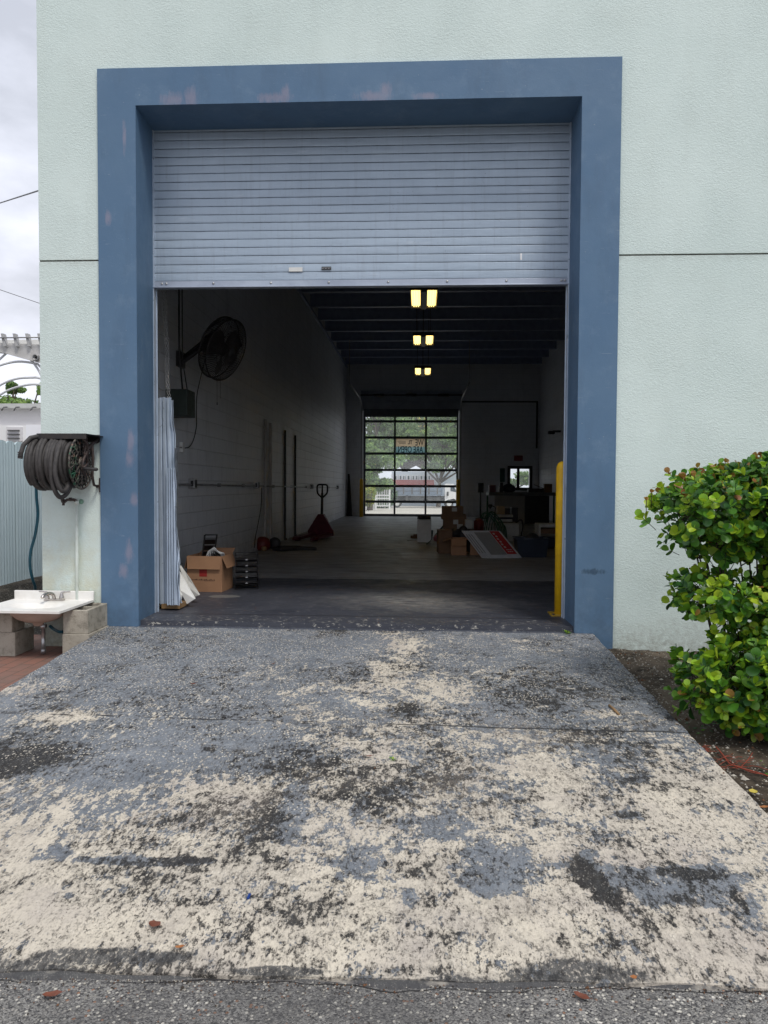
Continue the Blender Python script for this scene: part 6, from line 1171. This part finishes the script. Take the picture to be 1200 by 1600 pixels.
a, b = rampp(952, 1102, .008), rampp(967, 1116, .008); g = MB(); g.tube([a, a.lerp(b, .5)+Vector((0, 0, .002)), b], [.007, .008, .006], 8); tag(g.build('wood_stick', 'wood'), 'short brown stick on the right side of the ramp', 'stick')
p = rampp(974, 1093, .0); g = MB(); g.lathe([(0, 0), (.016, .002), (.014, .012), (0, .018)], p, (.2, .1, 1), 8); tag(g.build('dark_stone', 'black'), 'small black stone above the stick on the ramp', 'stone')
for k, (x, y) in enumerate(((302, 1137), (350, 1122))): p = rampp(x, y); g = MB(); g.lathe([(0, 0), (.012, .002), (.010, .009), (0, .013)], p, (.2, .1, 1), 7); tag(g.build('dark_stone', 'black'), ('left of two black crumbs on the upper left ramp', 'right of two black crumbs on the upper left ramp')[k], 'stone')
p = rampp(389, 1402, 0); g = MB(); g.box(p.x-.004, p.x+.004, p.y-.014, p.y+.014, p.z, p.z+.006); tag(g.build('blue_scrap', pm('blue_scrap', (.01, .05, .25), (.01, .04, .2), 20, .4)), 'tiny dark blue scrap on the lower ramp', 'scrap')
def sprout(p, n, s_, label, name='weed'):
    t = thing(name, p, label, 'weed'); g = MB()
    for k in range(n):
        a = random.random()*6.28; d = Vector((cos(a), sin(a), random.uniform(.2, 1.2))).normalized(); q = Vector(p)+d*s_*random.uniform(.4, 1.3); sd_ = d.cross(Vector((0, 0, 1))).normalized()
        l_ = s_*random.uniform(.5, .9); g.add([q-d*l_*.5, q+sd_*l_*.3, q+d*l_*.5+Vector((0, 0, -.1*l_)), q-sd_*l_*.3], [(0, 1, 2, 3)], 0 if random.random() < .6 else 1)
    g.build('leaves', ['leafg', 'leafy'], t, fix=False); g = MB()
    for k in range(max(3, n//5)): a = random.random()*6.28; g.tube([p, Vector(p)+Vector((cos(a)*s_*.6, sin(a)*s_*.6, s_*.8))], .0012, 4)
    g.build('stem', 'leafg', t)
sprout(rampp(613, 1188), 9, .018, 'tiny green sprout in the middle of the ramp'); sprout(Vector((at(886, 986, Y=-.035).x, -.035, -.05)), 26, .035, 'small green weed growing at the foot of the right blue jamb')
# low creeping leaves under the bush
g = MB()
for k in range(420):
    x = random.uniform(1.5, 2.6); y = random.uniform(-2.6, -1.7)-(x-1.5)*.3; p = Vector((x, y, bedz(x, y)+random.uniform(.004, .03)))
    if nz(x*3, y*3, 5) < .02: continue
    a = random.random()*6.28; l_ = random.uniform(.008, .018); u = Vector((cos(a), sin(a), .2)); v = Vector((-sin(a), cos(a), .2)); g.add([p-u*l_, p+v*l_*.6, p+u*l_, p-v*l_*.6], [(0, 1, 2, 3)], random.choice((0, 0, 1)))
tag(g.build('ground_cover', ['leafd', 'leafg'], fix=False), 'low creeping green leaves in the shade of the bush', 'ground cover', kind='stuff')
# red twigs
def bedp(px, py, dz=0):
    z = -.2
    for _ in range(8): p = at(px, py, Z=z); z = bedz(p.x, p.y)+dz
    return p
t = thing('red_twig', bedp(1150, 1198), 'reddish dead branch lying in the soil at the lower right', 'twig'); g = MB()
for pts, r_ in (([(1118, 1166), (1130, 1180), (1140, 1193), (1155, 1199), (1180, 1206), (1202, 1213)], .0035), ([(1158, 1198), (1168, 1188), (1176, 1176)], .0022), ([(1171, 1186), (1178, 1184)], .0015), ([(1160, 1201), (1175, 1207), (1195, 1210)], .002), ([(1124, 1195), (1138, 1188), (1150, 1197)], .0014), ([(1120, 1188), (1132, 1184), (1142, 1191)], .0014), ([(1135, 1197), (1147, 1196), (1160, 1199)], .0012), ([(1170, 1196), (1185, 1198), (1200, 1203)], .0014)):
    g.tube(crv([bedp(x, y, .012+.004*(i % 2)) for i, (x, y) in enumerate(pts)], 4), r_, 5)
for k in range(46): x, y = random.uniform(1118, 1160), random.uniform(1182, 1202); a = bedp(x, y, .008); b = a+Vector((random.uniform(-.05, .05), random.uniform(-.02, .02), random.uniform(0, .01))); g.tube([a, b], .0009, 4, cap=False)
g.build('branches', 'twig', t, fix=False)
t = thing('red_twig', bedp(1092, 1170), 'small reddish dry sprig beside the ramp edge under the bush', 'twig'); g = MB()
for k in range(26): x, y = random.uniform(1084, 1112), random.uniform(1163, 1176); a = bedp(x, y, .006); b = a+Vector((random.uniform(-.06, .06), random.uniform(-.02, .03), random.uniform(0, .012))); g.tube([a, b], .0012, 4, cap=False)
g.build('sprigs', 'twig', t, fix=False)

# loose grit on the ramp and pavement
g = MB(); random.seed(77)
for k in range(1500):
    if random.random() < .55: x = random.uniform(-1.3, 1.5); y = -4.03-.05*random.random()**2*random.choice((1, 1, 5)); z = pavez(x)+.002
    elif random.random() < .5: x = 1.40-abs(random.gauss(0, .05)); y = random.uniform(-3.8, -.05); z = rampz(x, y)+.002
    else: x = random.uniform(-2.5, 1.35); y = random.uniform(-3.9, -.1); z = rampz(x, y)+.004
    s_ = random.uniform(.0012, .0035)*(1.6 if random.random() < .06 else 1); a = random.random()*6.28
    g.add([(x+(p[0]*cos(a)-p[1]*sin(a))*s_, y+(p[0]*sin(a)+p[1]*cos(a))*s_*random.uniform(.8, 1.6), z+p[2]*s_) for p in ico], icf, random.choice((0, 1, 1, 2)))
tag(g.build('grit', [bpy.data.materials['stone_pale'], 'soil', bpy.data.materials['mulch_bit']], fix=False), 'fine loose grit scattered on the ramp and its edges', 'grit', kind='stuff')
